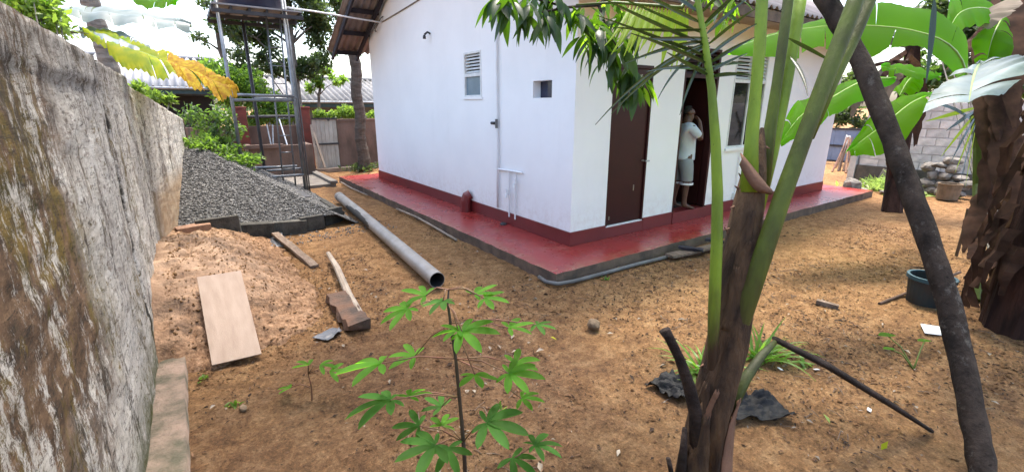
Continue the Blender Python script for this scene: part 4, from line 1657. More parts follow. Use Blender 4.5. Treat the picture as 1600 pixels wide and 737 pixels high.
b0 = ony(470, 250, 17)
b0 = Vector((b0.x, 17, 0))
tree('tree', 'dark leafy tree with several stems behind the water tower', 'tree', b0,
     [b0, ony(468, 190, 17), ony(462, 130, 17), ony(455, 70, 17), ony(450, 0, 17), ony(445, -60, 17)], [.16, .14, .12, .10, .08, .06],
     CL([(400, 60, .9, 0), (430, 20, 1.0, .4), (470, 45, .9, .2), (500, 90, .7, 0), (380, 100, .7, 0), (440, 100, .7, .2), (420, -50, 1.4, 0), (490, -20, 1.2, 0), (360, 10, .8, .6), (510, 30, .7, -.3), (475, 110, .6, 0), (350, -90, 1.3, 0), (500, -100, 1.3, 0)], 17),
     16000, .17, MT["tree1"], MT['trunk_g'], sub=6)
b0 = ony(372, 240, 19)
b0 = Vector((b0.x, 19, 0))
tree('tree', 'thin grey stemmed tree with sparse crown left of the water tower', 'tree', b0,
     [b0, ony(372, 150, 19), ony(345, 80, 19), ony(335, 20, 19), ony(330, -50, 19)], [.12, .1, .085, .07, .05],
     CL([(330, 15, .5, 0), (355, 45, .5, 0), (335, -50, .9, 0), (310, 60, .4, 0), (370, 80, .6, 0)], 19), 1500, .16, MT['tree1'], MT['trunk_g'], sub=4)
b0 = Vector((ony(400, 240, 15.6).x, 15.6, 0))
bush('bush', 'bright green bushy tree under the yellow banana leaf tip behind the tower', 'bush', b0,
     CL([(340, 118, .55, 0), (385, 130, .55, 0), (360, 150, .5, 0), (410, 155, .5, 0), (320, 110, .4, .5), (435, 165, .4, 0)], 15.6), 5500, .12, MT['tree2'], aspect=.5)
b0 = Vector((ony(300, 250, 14).x, 13.6, 0))
bush('bush', 'leafy pale shrub at the end of the old boundary wall', 'bush', b0,
     CL([(300, 180, .3, 0), (345, 182, .35, 0), (320, 200, .3, 0), (365, 205, .3, 0)], 13.6), 900, .11, MT['tree3'], aspect=.5)
b0 = Vector((ony(470, 250, 15.4).x, 15.4, 0))
bush('bush', 'low green shrub behind the old well', 'bush', b0,
     CL([(410, 180, .3, 0), (440, 183, .35, 0), (395, 190, .3, 0), (465, 178, .3, 0)], 15.4), 2200, .10, MT['hedge_y'], aspect=.5)
b0 = Vector((ony(512, 190, 16.0).x, 15.3, 0))
bush('vine', 'bright creeper spilling along the top of the brown back wall', 'creeper', b0,
     CL([(500, 180, .2, 0), (520, 182, .2, 0), (540, 176, .28, 0), (556, 180, .28, 0), (585, 182, .25, 0), (610, 182, .25, 0)], 15.1), 3600, .09, MT['hedge_y'], aspect=.55)
b0 = Vector((ony(500, 250, 18.5).x, 18.5, 0))
tree('tree', 'small bright tree beside the house eave above the grey roof', 'tree', b0,
     [b0, ony(498, 150, 18.5), ony(505, 115, 18.5)], [.07, .05, .04], CL([(505, 118, .45, 0), (525, 128, .4, 0), (490, 135, .35, 0)], 18.5), 1100, .15, MT['tree2'], MT['trunk_g'], sub=4)
b0 = Vector((ony(585, 120, 24).x, 24, 0))
pm = thing('coconut_palm', 'distant pale palm behind the house eave', 'palm tree', b0)
m = MB()
m.tube([b0, b0 + Vector((-.8, 0, 3)), b0 + Vector((-1.5, 0, 6.2))], [.16, .13, .11], 8)
m.build('trunk', MT['palmbark'], pm)
top = b0 + Vector((-1.5, 0, 6.2))
for i in range(14):
    a = i * .9
    pts = [top + Vector((math.cos(a) * t * 2.9, math.sin(a) * t * 2.9, 1.4 * t - (2.4 + .8 * (i % 3)) * t * t)) for t in np.linspace(0, 1, 7)]
    frond(pm, pts, .8, 24, MT['tree3'], MT['petiole_d'], droop=.7)
# far wood behind the neighbour roofs, seen as one mass
cl = []
for i in range(46):
    cl.append(((-30 + i * 1.7 + random.uniform(-1, 1), 40 + random.uniform(-3, 4), random.uniform(.8, 2.6)), random.uniform(1.0, 1.9)))
P = clump_pts([c for c, r in cl], [r for c, r in cl], 11000, .5)
V, F = leaf_cloud(P, .42, .5)
tag(np_mesh('far_wood', V, F, MT['tree3'], base=(0, 40, 0)), 'distant line of trees beyond the neighbour roofs', 'trees', kind='stuff')

# coconut trunk behind the boundary wall (left)
cp = thing('coconut_palm', 'grey ringed palm trunk rising behind the old boundary wall', 'palm tree', (-1.55, 11.6, 0))
tb, tt = onx(172, 110, -1.3), onx(136, -10, -1.3)
tb = ony(170, 100, 11.5)
tt = ony(140, 0, 11.5)
dirv = (tt - tb).normalized()
m = MB()
pts = [tb + dirv * s for s in np.arange(-3.5, 3.0, .09)]
m.tube(pts, [.135 + (.012 if i % 2 == 0 else 0) for i in range(len(pts))], 12)
m.build('trunk', MT['palmbark'], cp)
top = pts[-1]
for i in range(8):
    a = i * .8
    q = [top + Vector((math.cos(a) * t * 2.4, math.sin(a) * t * 2.4, 1.3 * t - 1.6 * t * t)) for t in np.linspace(0, 1, 6)]
    frond(cp, q, .7, 22, MT['tree3'], MT['petiole_d'])


# ------------------------------------------------------------------ banana leaves
def banana_leaf(parent, mid, e1, e2, mat, name='leaf', rib=.012, tears=6, seg=64, cross=6, mat2=None, frac2=1.0, wave=.02, pleat=.002):
    """mid/e1/e2: control points of the midrib and both margins."""
    def samp(pts, t):
        f_ = t * (len(pts) - 1)
        k = min(int(f_), len(pts) - 2)
        u = f_ - k
        p0 = pts[max(k - 1, 0)]
        p1, p2 = pts[k], pts[k + 1]
        p3 = pts[min(k + 2, len(pts) - 1)]
        return 0.5 * ((2 * p1) + (p2 - p0) * u + (2 * p0 - 5 * p1 + 4 * p2 - p3) * u * u + (3 * p1 - p0 - 3 * p2 + p3) * u ** 3)
    m = MB()
    for side in (e1, e2):
        cuts = sorted(random.uniform(.1, .95) for _ in range(tears)) if tears else []
        strips = [0.0] + cuts + [1.0]
        for a, b in zip(strips[:-1], strips[1:]):
            n = max(2, int((b - a) * seg) + 1)
            jit = random.uniform(-1, 1) * .03 if tears else 0
            jitz = Vector((0, 0, random.uniform(-1, .4) * .05 if tears else 0))
            rows = []
            for i in range(n):
                t = lerp(a, b, i / (n - 1))
                pm_, pe = samp(mid, t), samp(side, t)
                gap = 0
                if tears and len(strips) > 2:
                    gap = (i == 0) * .012 - (i == n - 1) * .012
                row = []
                for c in range(cross):
                    s = c / (cross - 1)
                    p = pm_.lerp(pe, s)
                    tg = (samp(mid, min(1, t + .02)) - samp(mid, max(0, t - .02)))
                    p = p + tg * (gap * 6 * s) + Vector((0, 0, wave * math.sin(t * 34 + s * 3) * s * .5 + wave * 1.2 * math.sin(s * math.pi) + (pleat if i % 2 else -pleat) * s)) + jitz * s
                    row.append(p)
                rows.append(row)
            m.loft(rows, 0 if (b + a) / 2 < frac2 or mat2 is None else 1)
    m2 = [samp(mid, t) + Vector((0, 0, -.004)) for t in np.linspace(0, 1, 18)]
    m.tube(m2, [lerp(rib, rib * .25, i / 17) for i in range(18)], 6, mi=2)
    return m.build(name, [mat, mat2 or mat, MT['ban_mid']], parent, smooth=True)


def AT(lst):
    return [at(*p) for p in lst]


# left banana plant, growing behind the boundary wall
bl_ = thing('banana_plant', 'banana plant behind the old wall with a yellowing leaf over its top', 'banana plant', (-1.5, 7.2, 0))
m = MB()
m.tube([(-1.5, 7.2, 0), (-1.45, 7.2, 1.2), (-1.4, 7.2, 2.5)], [.13, .11, .06], 12)
m.tube([(-1.4, 7.2, 2.5), at(60, 52, 5.6), at(132, 50, 5.5)], [.05, .03, .018], 8)
m.build('stem', MT['banstem_g'], bl_)
o_ = banana_leaf(bl_, AT([(130, 50, 5.5), (190, 70, 5.4), (250, 92, 5.25), (310, 115, 5.1), (372, 143, 5.0)]),
                 AT([(130, 50, 5.5), (190, 58, 5.8), (255, 80, 5.65), (320, 104, 5.4), (374, 143, 5.0)]),
                 AT([(130, 51, 5.5), (185, 92, 5.1), (240, 112, 4.95), (300, 128, 4.85), (345, 150, 4.85), (370, 146, 5.0)]), MT['ban_y1'], tears=9, mat2=MT['ban_y2'], frac2=.52, wave=.05, pleat=.014)
o_['label'] = 'yellow and brown withering leaf'
o_ = banana_leaf(bl_, AT([(125, 50, 5.6), (160, 55, 5.6), (205, 70, 5.5), (240, 92, 5.4)]),
                 AT([(125, 50, 5.6), (165, 50, 5.9), (210, 60, 5.8), (243, 80, 5.5)]),
                 AT([(125, 52, 5.6), (160, 62, 5.3), (205, 85, 5.3), (238, 96, 5.35)]), MT['ban_gl'], tears=4, wave=.04)
o_ = banana_leaf(bl_, AT([(30, 20, 5.6), (110, 22, 5.7), (190, 24, 5.8), (300, 42, 6.0)]),
                 AT([(30, 20, 5.6), (120, 15, 6.0), (200, 16, 6.2), (300, 40, 6.0)]),
                 AT([(30, 22, 5.6), (110, 30, 5.5), (200, 36, 5.6), (296, 46, 5.9)]), MT['ban_gl'], tears=9, wave=.05)
o_ = banana_leaf(bl_, AT([(190, -30, 4.6), (215, -5, 4.5), (245, 2, 4.4), (278, 2, 4.4)]),
                 AT([(190, -30, 4.6), (220, -25, 4.9), (255, -18, 4.8), (280, 0, 4.4)]),
                 AT([(190, -30, 4.6), (205, -2, 4.3), (240, 15, 4.2), (276, 6, 4.4)]), MT['ban_b'], tears=3)
o_ = banana_leaf(bl_, AT([(20, 30, 5.2), (45, -10, 5.2), (60, -40, 5.3)]), AT([(20, 30, 5.2), (10, -20, 5.2), (50, -45, 5.3)]), AT([(20, 30, 5.2), (85, 15, 5.2), (80, -35, 5.3)]), MT['ban_b'], tears=4)
# shrubs over the boundary wall
bush('bush', 'small leafed shrub with yellow green leaves over the near wall top', 'bush', (-.85, 4.6, 0),
     [(at(70, 25, 4.4), .18), (at(85, 42, 4.4), .14), (at(55, 8, 4.4), .22), (at(30, 2, 4.3), .2), (at(105, 48, 4.6), .07)], 750, .085, MT['hedge_y'])
bush('bush', 'low shrub hanging over the far part of the old wall', 'bush', (-.9, 9.2, 0),
     [(at(215, 140, 8.5), .16), (at(240, 152, 8.5), .16), (at(262, 156, 8.7), .12)], 650, .10, MT['hedge_y'])
# dead twigs against the bright sky
m = MB()
for k in range(6):
    a = at(100, 52, 5.2)
    b = at(random.uniform(105, 140), random.uniform(44, 66), 5.2)
    m.tube([a, a.lerp(b, .5) + Vector((0, 0, .03)), b], [.008, .006, .003], 5)
tag(m.build('dead_branch', MT['trunk_g'], base=at(100, 55, 5.2)), 'bare twig branch sticking up behind the old wall', 'branch')

# plants on top of the gravel
gp = thing('fern', 'bright feathery plants growing on the crest of the gravel heap', 'plant', (.25, 10.1, 1.05))
m = MB()
pts_ = []
for k in range(40):
    x, y = random.uniform(-.15, .95), random.uniform(9.6, 10.5)
    b = Vector((x, y, float(gravel_h(x, y)) - .03))
    a = random.uniform(0, 6.28)
    L = random.uniform(.18, .38)
    tip = b + Vector((math.cos(a) * L, math.sin(a) * L, random.uniform(.10, .30)))
    mid_ = b.lerp(tip, .5) + Vector((0, 0, .1))
    m.tube([b, mid_, tip], [.006, .005, .002], 4)
    for t in np.linspace(.25, 1, 11):
        pts_.append(b.lerp(mid_, t * 2) if t < .5 else mid_.lerp(tip, t * 2 - 1))
m.build('stem', MT['petiole'], gp)
P = np.repeat(np.array([tuple(p) for p in pts_]), 3, 0)
V, F = leaf_cloud(P + RNG.normal(size=P.shape) * .012, .085, .38, .6)
np_mesh('foliage', V, F, MT['tree2'], parent=gp)
bush('bush', 'taller leafy sapling standing above the gravel crest', 'plant', (.25, 10.6, .7),
     [(ony(330, 215, 10.6), .14), (ony(352, 225, 10.6), .13), (ony(312, 232, 10.6), .12), (ony(338, 202, 10.6), .07)], 320, .13, MT['tree3'])

# ------------------------------------------------------------------ right background: gate, sticks, block wall, rubble
gb = thing('gate', 'blue grey steel gate beyond the far end of the house', 'gate', (17.6, 6.3, 0))
for i in range(5):
    m = MB()
    y = 5.7 + i * .3
    m.bb(17.6, 17.63, y, y + .29, .05, 1.12)
    m.build('panel', MT['gateb'], gb)
for z in (.08, .58, 1.12):
    m = MB()
    m.bb(17.57, 17.598, 5.68, 7.25, z - .03, z + .03)
    m.build('rail', MT['steel_d'], gb)
m = MB()
m.bb(17.5, 17.66, 5.5, 5.66, 0, 1.25)
m.build('post', MT['steel_d'], gb)
bg = thing('block_wall', 'unplastered grey cement block wall across the right side of the yard', 'wall', (13.9, 1.5, 0))
m = MB()
m.bb(13.83, 13.98, -2.2, 4.54, -.1, 1.84)
m.build('mortar', MT['mortar'], bg)
m = MB()
m.bb(13.75, 13.82, 1.9, 4.54, -.1, .42)
m.build('plinth', MT['block_low'], bg)
m = MB()
m.bb(13.72, 14.0, 4.56, 4.70, -.1, .72)
m.build('end_post', MT['tarp'], bg)
bme = []
for v in range(4):
    m = MB()
    m.box((0, 0, 0), (.05, .372, .172), jit=.006)
    me_ = bpy.data.meshes.new('block')
    me_.from_pydata(m.v, [], m.f)
    me_.materials.append(MT['block'])
    o = link_mesh('block', me_, bg)
    bme.append(o)
row_h = .19
first = True
cnt = 0
for r in range(10):
    z = .02 + r * row_h + .09
    if z > 1.82:
        break
    off = (r % 2) * .195
    y = 4.52 - .19 - off
    while y > -2.1:
        if cnt < 4:
            o = bme[cnt]
        else:
            o = bpy.data.objects.new('block', bme[random.randrange(4)].data)
            COL.objects.link(o)
            o.parent = bg
        o.location = (13.843 - 13.9 + random.uniform(-.006, .006), y - 1.5, z)
        o.rotation_euler = (random.uniform(-.012, .012), 0, random.uniform(-.01, .01))
        cnt += 1
        y -= .39
# bundle of sticks leaning at the wall's end
ORD = ['leftmost', 'second', 'third', 'fourth', 'fifth', 'sixth', 'seventh', 'eighth', 'ninth', 'tenth', 'eleventh', 'twelfth', 'rightmost']
for i in range(13):
    x0 = 1302 + i * 3.6 + random.uniform(-2, 2)
    a = onz(x0 + random.uniform(-2, 2), 262 + random.uniform(0, 9), 0)
    b = at(1330 + random.uniform(-8, 14) + i * .9, random.uniform(188, 206), (a - CP).length * .86 + .1)
    b = a + (b - a).normalized() * random.uniform(1.25, 1.75)
    b.z = max(b.z, .9)
    m = MB()
    m.tube([a, a.lerp(b, .5) + Vector((0, 0, random.uniform(-.03, .03))), b], [.026, .024, .018], 6, wob=.1)
    pale = i in (6, 9, 11)
    o = m.build('pole', MT['wood_pale'] if pale else M('stick_bark', (.20, .10, .07), (.10, .06, .045), 8, .9) if i == 0 else (MT['sheath'] if i % 2 else MT['rust']), base=a)
    tag(o, ('pale peeled stick, ' if pale else 'brown stick, ') + ORD[i] + (' from the left' if 0 < i < 12 else '') + ' in the bundle leaning by the block wall end', 'stick', 'sticks in the leaning bundle')
q = [at(1314, 238, 14.2), at(1322, 240, 14.0), at(1329, 214, 13.9), at(1322, 212, 14.1)]
crumple('sack', q, MT['tarp'], 'white sacking hung on the leaning stick bundle', 'sack', .04, seed=31)
# stakes
for i, (x, lab) in enumerate(((1384, 'white stake at the block wall nearest the stick bundle'), (1391, 'middle white stake at the foot of the block wall'), (1401, 'tall white stake behind the leaning dark trunk'))):
    a = ony(x, 284, 3.75)
    a = onx(x, 284, 13.55)
    b = onx(x + 1, 268 if i < 2 else 246, 13.55)
    m = MB()
    m.beam(a - Vector((0, 0, .05)), b, .06, .05, up=(1, 0, 0))
    tag(m.build('stake', MT['tarp'], base=a), lab, 'stake', 'white stakes at the block wall')
a = onx(1378, 286, 13.3)
m = MB()
m.box((a.x, a.y, .2), (.06, .18, .42), Matrix.Rotation(R(12), 3, 'X') @ Matrix.Rotation(R(12), 3, 'Y'))
tag(m.build('concrete_slab', MT['concrete'], base=a, bevel=.01), 'small concrete slab leaning at the foot of the block wall', 'slab')
# flat stones near the apron end
stone(onz(1332, 291, .12) , (.22, .17, .20), MT['stone'], 'upright pale boulder off the far end of the red apron', 'stone')
fl = [(1350, 289, 'first of the row nearest the boulder'), (1362, 292, 'in the middle of the scatter'), (1345, 297, 'nearest the apron corner'), (1375, 296, 'just left of the clippings'), (1358, 284, 'farthest back beside the boulder'), (1385, 301, 'in front of the clippings'), (1370, 286, 'behind the others next to the stakes')]
for x, y, w_ in fl:
    p = onz(x, y, .03)
    stone((p.x, p.y, .04), (random.uniform(.12, .2), random.uniform(.10, .16), .05), MT['stone'], 'flat pale stone off the far apron end, ' + w_, 'stone', 'flat stones beyond the apron')
rows_ = [('top', [(1488, 252)]), ('upper', [(1452, 262), (1470, 258), (1488, 264)]), ('middle', [(1458, 274), (1478, 276), (1500, 278)]), ('lower', [(1450, 286), (1466, 290), (1484, 290), (1503, 292), (1516, 288)]), ('bottom', [(1440, 296), (1455, 300), (1475, 304), (1496, 304)])]
for rn, lst in rows_:
    for k, (x, y) in enumerate(lst):
        lift = max(0, (304 - y)) * .0165
        p = onx(x, y, 12.9 + lift * .2)
        p.z = max(p.z, .1)
        stone(p, (random.uniform(.11, .21), random.uniform(.10, .17), random.uniform(.06, .12)), MT['stone'],
              'single rough stone on top of the rubble pile' if rn == 'top' else 'rough stone in the %s layer of the rubble pile, %s from the left' % (rn, ['first', 'second', 'third', 'fourth', 'last'][k]), 'stone', 'stones in the rubble pile')
m = MB()
m.lathe((onx(1482, 300, 12.5).x, onx(1482, 300, 12.5).y, .0), [(0, .02), (.17, .02), (.19, .3), (.20, .34), (.17, .34), (.15, .1), (0, .1)], 18)
tag(m.build('clay_pot', MT['stone_b'], base=onx(1482, 300, 12.5)), 'brown round pot standing in front of the rubble pile', 'pot')
# heap of fresh clippings
c = onz(1398, 297, .0)
P = np.array(c) + RNG.normal(size=(700, 3)) * np.array([.32, .34, .0])
P[:, 2] = .30 * np.exp(-(((P[:, 0] - c.x) / .4) ** 2 + ((P[:, 1] - c.y) / .4) ** 2)) * RNG.uniform(.3, 1, 700) + .02
V, F = leaf_cloud(P, .22, .22, .5)
tag(np_mesh('leaf_pile', V, F, MT['clip'], base=c), 'pile of fresh light green clippings beside the leaning trunk', 'clippings', kind='stuff')
m = MB()
for y0 in (-1.5,):
    pass
# trees beyond the block wall
for (bx, by), cl_, mt, lab, n_l in (
        ((19.5, 8.2), [((19.5, 8.2, 1.7), 1.0), ((19.2, 9.4, 2.0), 1.0), ((20, 7, 1.5), .9), ((19.8, 8.6, 2.9), 1.0), ((20.3, 7.3, 2.6), .8)], 'tree1', 'dense green tree beyond the blue gate', 5200),
        ((17.5, 3.8), [((17.5, 3.8, 2.3), 1.0), ((17.6, 2.6, 2.7), 1.1), ((17.2, 4.6, 2.7), .9), ((17.8, 3.4, 3.6), 1.2), ((18, 4.8, 3.8), 1.0)], 'tree3', 'mid green tree behind the block wall left of the dead leaves', 5200),
        ((17.0, .6), [((17, .6, 2.4), 1.1), ((17, 1.6, 3.0), 1.1), ((16.8, -.5, 2.6), 1.1), ((17.2, .2, 3.8), 1.4), ((17, -1.5, 3.5), 1.3)], 'tree1', 'dark tree behind the block wall at the right', 5500)):
    tree('tree', lab, 'tree', (bx, by, 0), [(bx, by, 0), (bx + .05, by, 1.0), (bx, by + .1, 2.2), (bx, by, 3.2)], [.16, .14, .11, .06], cl_, n_l, .19, MT[mt], MT['trunk_g'], sub=6)

# ------------------------------------------------------------------ right foreground: bananas
bp1 = thing('banana_plant', 'old banana plant with dark shaggy stem at the right edge', 'banana plant', (5.55, .35, 0))
sb = onz(1592, 515)
s0 = Vector((sb.x, sb.y, -.05))
m = MB()
axis_pts = [s0, s0 + Vector((-.02, .0, .8)), s0 + Vector((-.04, .03, 1.6)), s0 + Vector((-.05, .05, 2.6)), s0 + Vector((-.03, .05, 3.4))]
m.tube(axis_pts, [.26, .22, .20, .17, .13], 16, wob=.12)
m.build('stem', MT['banstem'], bp1)
# hanging dead sheaths down the stem
m = MB()
for k in range(90):
    z = random.uniform(.5, 3.2)
    a = random.uniform(0, 6.28)
    r = .22 + random.uniform(0, .08)
    c = s0 + Vector((math.cos(a) * r, math.sin(a) * r, z))
    L = random.uniform(.3, .9)
    out = Vector((math.cos(a), math.sin(a), 0))
    side = Vector((-math.sin(a), math.cos(a), 0)) * random.uniform(.03, .08)
    rows = []
    for i in range(7):
        t = i / 6
        p = c + out * (.10 * math.sin(t * 2.4) + random.uniform(-.02, .03)) + Vector((0, 0, -L * t))
        tw_ = side * (1 - .7 * t) + out * random.uniform(-.03, .03)
        rows.append([p - tw_, p + out * .03, p + tw_])
    m.loft(rows)
m.build('dead_sheath', MT['deadleaf'], bp1)
for (pts, w, mt) in (
        ([(1560, 260, 4.9), (1525, 330, 4.7), (1505, 395, 4.6)], .10, 'deadleaf'),
        ([(1560, 330, 4.9), (1535, 370, 4.6), (1512, 405, 4.5)], .09, 'deadleaf'),
        ([(1570, 380, 4.8), (1545, 430, 4.4), (1505, 436, 4.2)], .06, 'deadleaf'),
        ([(1560, 60, 5.0), (1530, 140, 4.8), (1540, 250, 4.7)], .12, 'deadleaf'),
        ([(1580, 20, 5.0), (1556, 110, 4.8), (1560, 220, 4.6)], .14, 'deadleaf'),
        ([(1580, 0, 4.6), (1555, 15, 4.4), (1545, 45, 4.4)], .16, 'deadleaf_p'),
        ([(1590, 300, 4.7), (1560, 360, 4.6), (1550, 450, 4.5)], .10, 'deadleaf'),
        ([(1600, -20, 4.9), (1570, 60, 4.7), (1585, 200, 4.5)], .16, 'deadleaf'), ([(1560, -10, 5.2), (1535, 60, 5.0), (1520, 150, 4.9)], .10, 'deadleaf'),
        ([(1590, 110, 4.8), (1560, 190, 4.6), (1565, 330, 4.5)], .13, 'deadleaf'), ([(1570, 170, 5.0), (1542, 240, 4.8), (1530, 350, 4.7)], .09, 'deadleaf'),
        ([(1600, 210, 4.6), (1575, 300, 4.4), (1580, 420, 4.4)], .12, 'deadleaf'), ([(1545, 30, 5.3), (1510, 80, 5.2), (1478, 110, 5.1)], .07, 'deadleaf'),
        ([(1575, 60, 4.6), (1560, 100, 4.5), (1522, 118, 4.4)], .06, 'deadleaf_p'), ([(1600, 330, 4.5), (1578, 420, 4.4), (1560, 505, 4.4)], .12, 'deadleaf')):
    p = AT(pts)
    rows = []
    for i in range(24):
        t = i / 23
        c = p[0].lerp(p[1], t).lerp(p[1].lerp(p[2], t), t)
        s = Vector((.55, -.75, .2)).normalized() * w * (math.sin(math.pi * (t * .85 + .12))) * random.uniform(.75, 1.1)
        rows.append([c - s, c + Vector((0, 0, random.uniform(-.02, .04))), c + s])
    m = MB()
    m.loft(rows)
    m.build('dead_leaf', MT[mt], bp1, smooth=True)
# big backlit leaf arching left from it
o_ = banana_leaf(bp1, AT([(1512, 128, 3.9), (1498, 88, 3.85), (1468, 62, 3.8), (1415, 46, 3.75), (1350, 40, 3.7), (1280, 42, 3.65), (1205, 55, 3.6), (1136, 80, 3.55)]),
                 AT([(1512, 128, 3.9), (1510, 60, 4.05), (1478, 24, 4.05), (1420, 6, 4.0), (1350, 5, 3.95), (1280, 30, 3.9), (1210, 50, 3.85), (1138, 77, 3.6)]),
                 AT([(1512, 129, 3.9), (1480, 98, 3.65), (1450, 72, 3.6), (1400, 66, 3.55), (1362, 84, 3.45), (1280, 74, 3.4), (1215, 90, 3.4), (1140, 82, 3.5)]), MT['ban_b'], tears=5, rib=.018, wave=.02)
o_['label'] = 'large bright backlit leaf arching left'
banana_leaf(bp1, AT([(1565, 20, 4.6), (1530, 12, 4.5), (1500, 20, 4.4), (1482, 48, 4.3)]), AT([(1565, 20, 4.6), (1530, -15, 4.8), (1490, -10, 4.7), (1478, 40, 4.3)]), AT([(1565, 22, 4.6), (1540, 32, 4.3), (1512, 40, 4.2), (1486, 55, 4.25)]), MT['ban_b'], tears=5)
banana_leaf(bp1, AT([(1570, 20, 4.8), (1550, 60, 4.6), (1540, 110, 4.5)]), AT([(1570, 20, 4.8), (1520, 60, 4.6), (1532, 110, 4.5)]), AT([(1572, 22, 4.8), (1585, 70, 4.5), (1555, 115, 4.4)]), MT['ban_b'], tears=5)
# pale glaucous leaf hanging in front
o_ = banana_leaf(bp1, AT([(1530, 100, 3.6), (1524, 112, 3.4), (1519, 130, 3.2), (1514, 160, 2.95)]),
                 AT([(1530, 100, 3.6), (1490, 118, 3.45), (1462, 134, 3.3), (1444, 166, 3.1)]),
                 AT([(1532, 100, 3.6), (1590, 85, 3.45), (1625, 90, 3.3), (1560, 150, 2.95)]), MT['ban_gl'], tears=7, rib=.016, wave=.02)
o_['label'] = 'pale torn leaf seen from above'

# unseen overhead leaves, added to shade the soil at the lower right
for tip, w in (((3.9, 1.5, 3.2), .32), ((3.5, .1, 3.45), .34), ((4.5, -.9, 3.5), .3), ((5.9, 1.9, 3.9), .3)):
    tp0 = s0 + Vector((-.03, .05, 3.4))
    t1 = Vector(tip)
    md_ = [tp0, tp0.lerp(t1, .35) + Vector((0, 0, .75)), tp0.lerp(t1, .7) + Vector((0, 0, .75)), t1]
    sd2 = (t1 - tp0).cross(Vector((0, 0, 1))).normalized()
    ea = [tp0, md_[1] + sd2 * w * .8 - Vector((0, 0, .06)), md_[2] + sd2 * w - Vector((0, 0, .12)), t1]
    eb = [tp0, md_[1] - sd2 * w * .8 - Vector((0, 0, .06)), md_[2] - sd2 * w - Vector((0, 0, .12)), t1]
    banana_leaf(bp1, md_, ea, eb, MT['ban_b'], tears=8)

bp2 = thing('banana_plant', 'thin dark banana plant with withered leaves behind the leaning trunk', 'banana plant', (9.6, 2.6, 0))
b = onz(1392, 330)
b = Vector((b.x, b.y, -.05))
d0 = (b - CP).length * .93
m = MB()
m.tube([b, at(1398, 280, 8.4), at(1412, 190, 8.2), at(1424, 110, 8.1), at(1428, 40, 8.0)], [.16, .14, .13, .12, .09], 12, wob=.15)
bp2.location = b
ORG[bp2.name] = b.copy()
m.build('stem', MT['banstem'], bp2)
for pts, w in (([(1420, 95), (1400, 105), (1375, 175)], .12), ([(1424, 90), (1440, 120), (1430, 230)], .15), ([(1420, 80), (1390, 90), (1360, 150)], .10), ([(1424, 80), (1410, 150), (1412, 235)], .14),
               ([(1380, 110), (1345, 130), (1330, 185)], .10), ([(1410, 100), (1366, 110), (1345, 165)], .09), ([(1420, 180), (1400, 230), (1388, 262)], .14), ([(1420, 100), (1380, 95), (1335, 115)], .08)):
    p = [at(x, y, 8.0 + random.uniform(-.4, .2)) for x, y in pts]
    rows = []
    for i in range(22):
        t = i / 21
        c = p[0].lerp(p[1], t).lerp(p[1].lerp(p[2], t), t)
        s = Vector((.6, -.75, .1)).normalized() * w * (math.sin(math.pi * (t * .85 + .1))) * random.uniform(.75, 1.15)
        rows.append([c - s, c + Vector((random.uniform(-.03, .03), 0, .05)), c + s])
    m = MB()
    m.loft(rows)
    m.build('dead_leaf', MT['deadleaf'] if random.random() < .7 else MT['deadleaf_p'], bp2)
for mid, a, b_ in (
        ([(1462, 145, 5.6), (1425, 160, 5.4), (1380, 195, 5.2), (1324, 236, 5.05)], [(1462, 145, 5.6), (1408, 150, 5.6), (1362, 178, 5.4), (1322, 234, 5.05)], [(1464, 146, 5.6), (1448, 165, 5.25), (1400, 228, 5.0), (1330, 238, 5.0)]),
        ([(1400, 122, 5.6), (1350, 126, 5.4), (1290, 158, 5.2), (1250, 182, 5.1), (1216, 228, 5.0)], [(1400, 122, 5.6), (1345, 118, 5.7), (1285, 140, 5.5), (1238, 165, 5.3), (1214, 226, 5.0)], [(1400, 124, 5.6), (1352, 150, 5.2), (1300, 176, 5.0), (1262, 210, 4.95), (1220, 230, 4.95)]),
        ([(1470, 120, 6), (1440, 116, 5.9), (1410, 108, 5.8), (1376, 106, 5.7)], [(1470, 120, 6), (1440, 104, 6.2), (1410, 98, 6.1), (1376, 104, 5.7)], [(1470, 121, 6), (1445, 120, 5.8), (1410, 118, 5.6), (1378, 110, 5.65)]),
        ([(1440, 112, 6.3), (1420, 125, 6.2), (1405, 150, 6.1)], [(1440, 112, 6.3), (1425, 112, 6.4), (1395, 140, 6.3)], [(1442, 114, 6.3), (1440, 140, 6.1), (1415, 156, 6.0)])):
    banana_leaf(bp2, AT(mid), AT(a), AT(b_), MT['ban_b'], tears=3, rib=.012, wave=.025)

bush('bush', 'dense dark shrub behind the pale torn banana leaf', 'bush', onz(1560, 430),
     [(at(1500, 60, 7.6), .35), (at(1540, 30, 7.4), .4), (at(1590, 60, 7.2), .4), (at(1570, 120, 7.4), .35), (at(1470, 10, 7.8), .35), (at(1520, 110, 7.6), .28), (at(1600, -20, 7.2), .5)], 2600, .15, MT['tree1'])
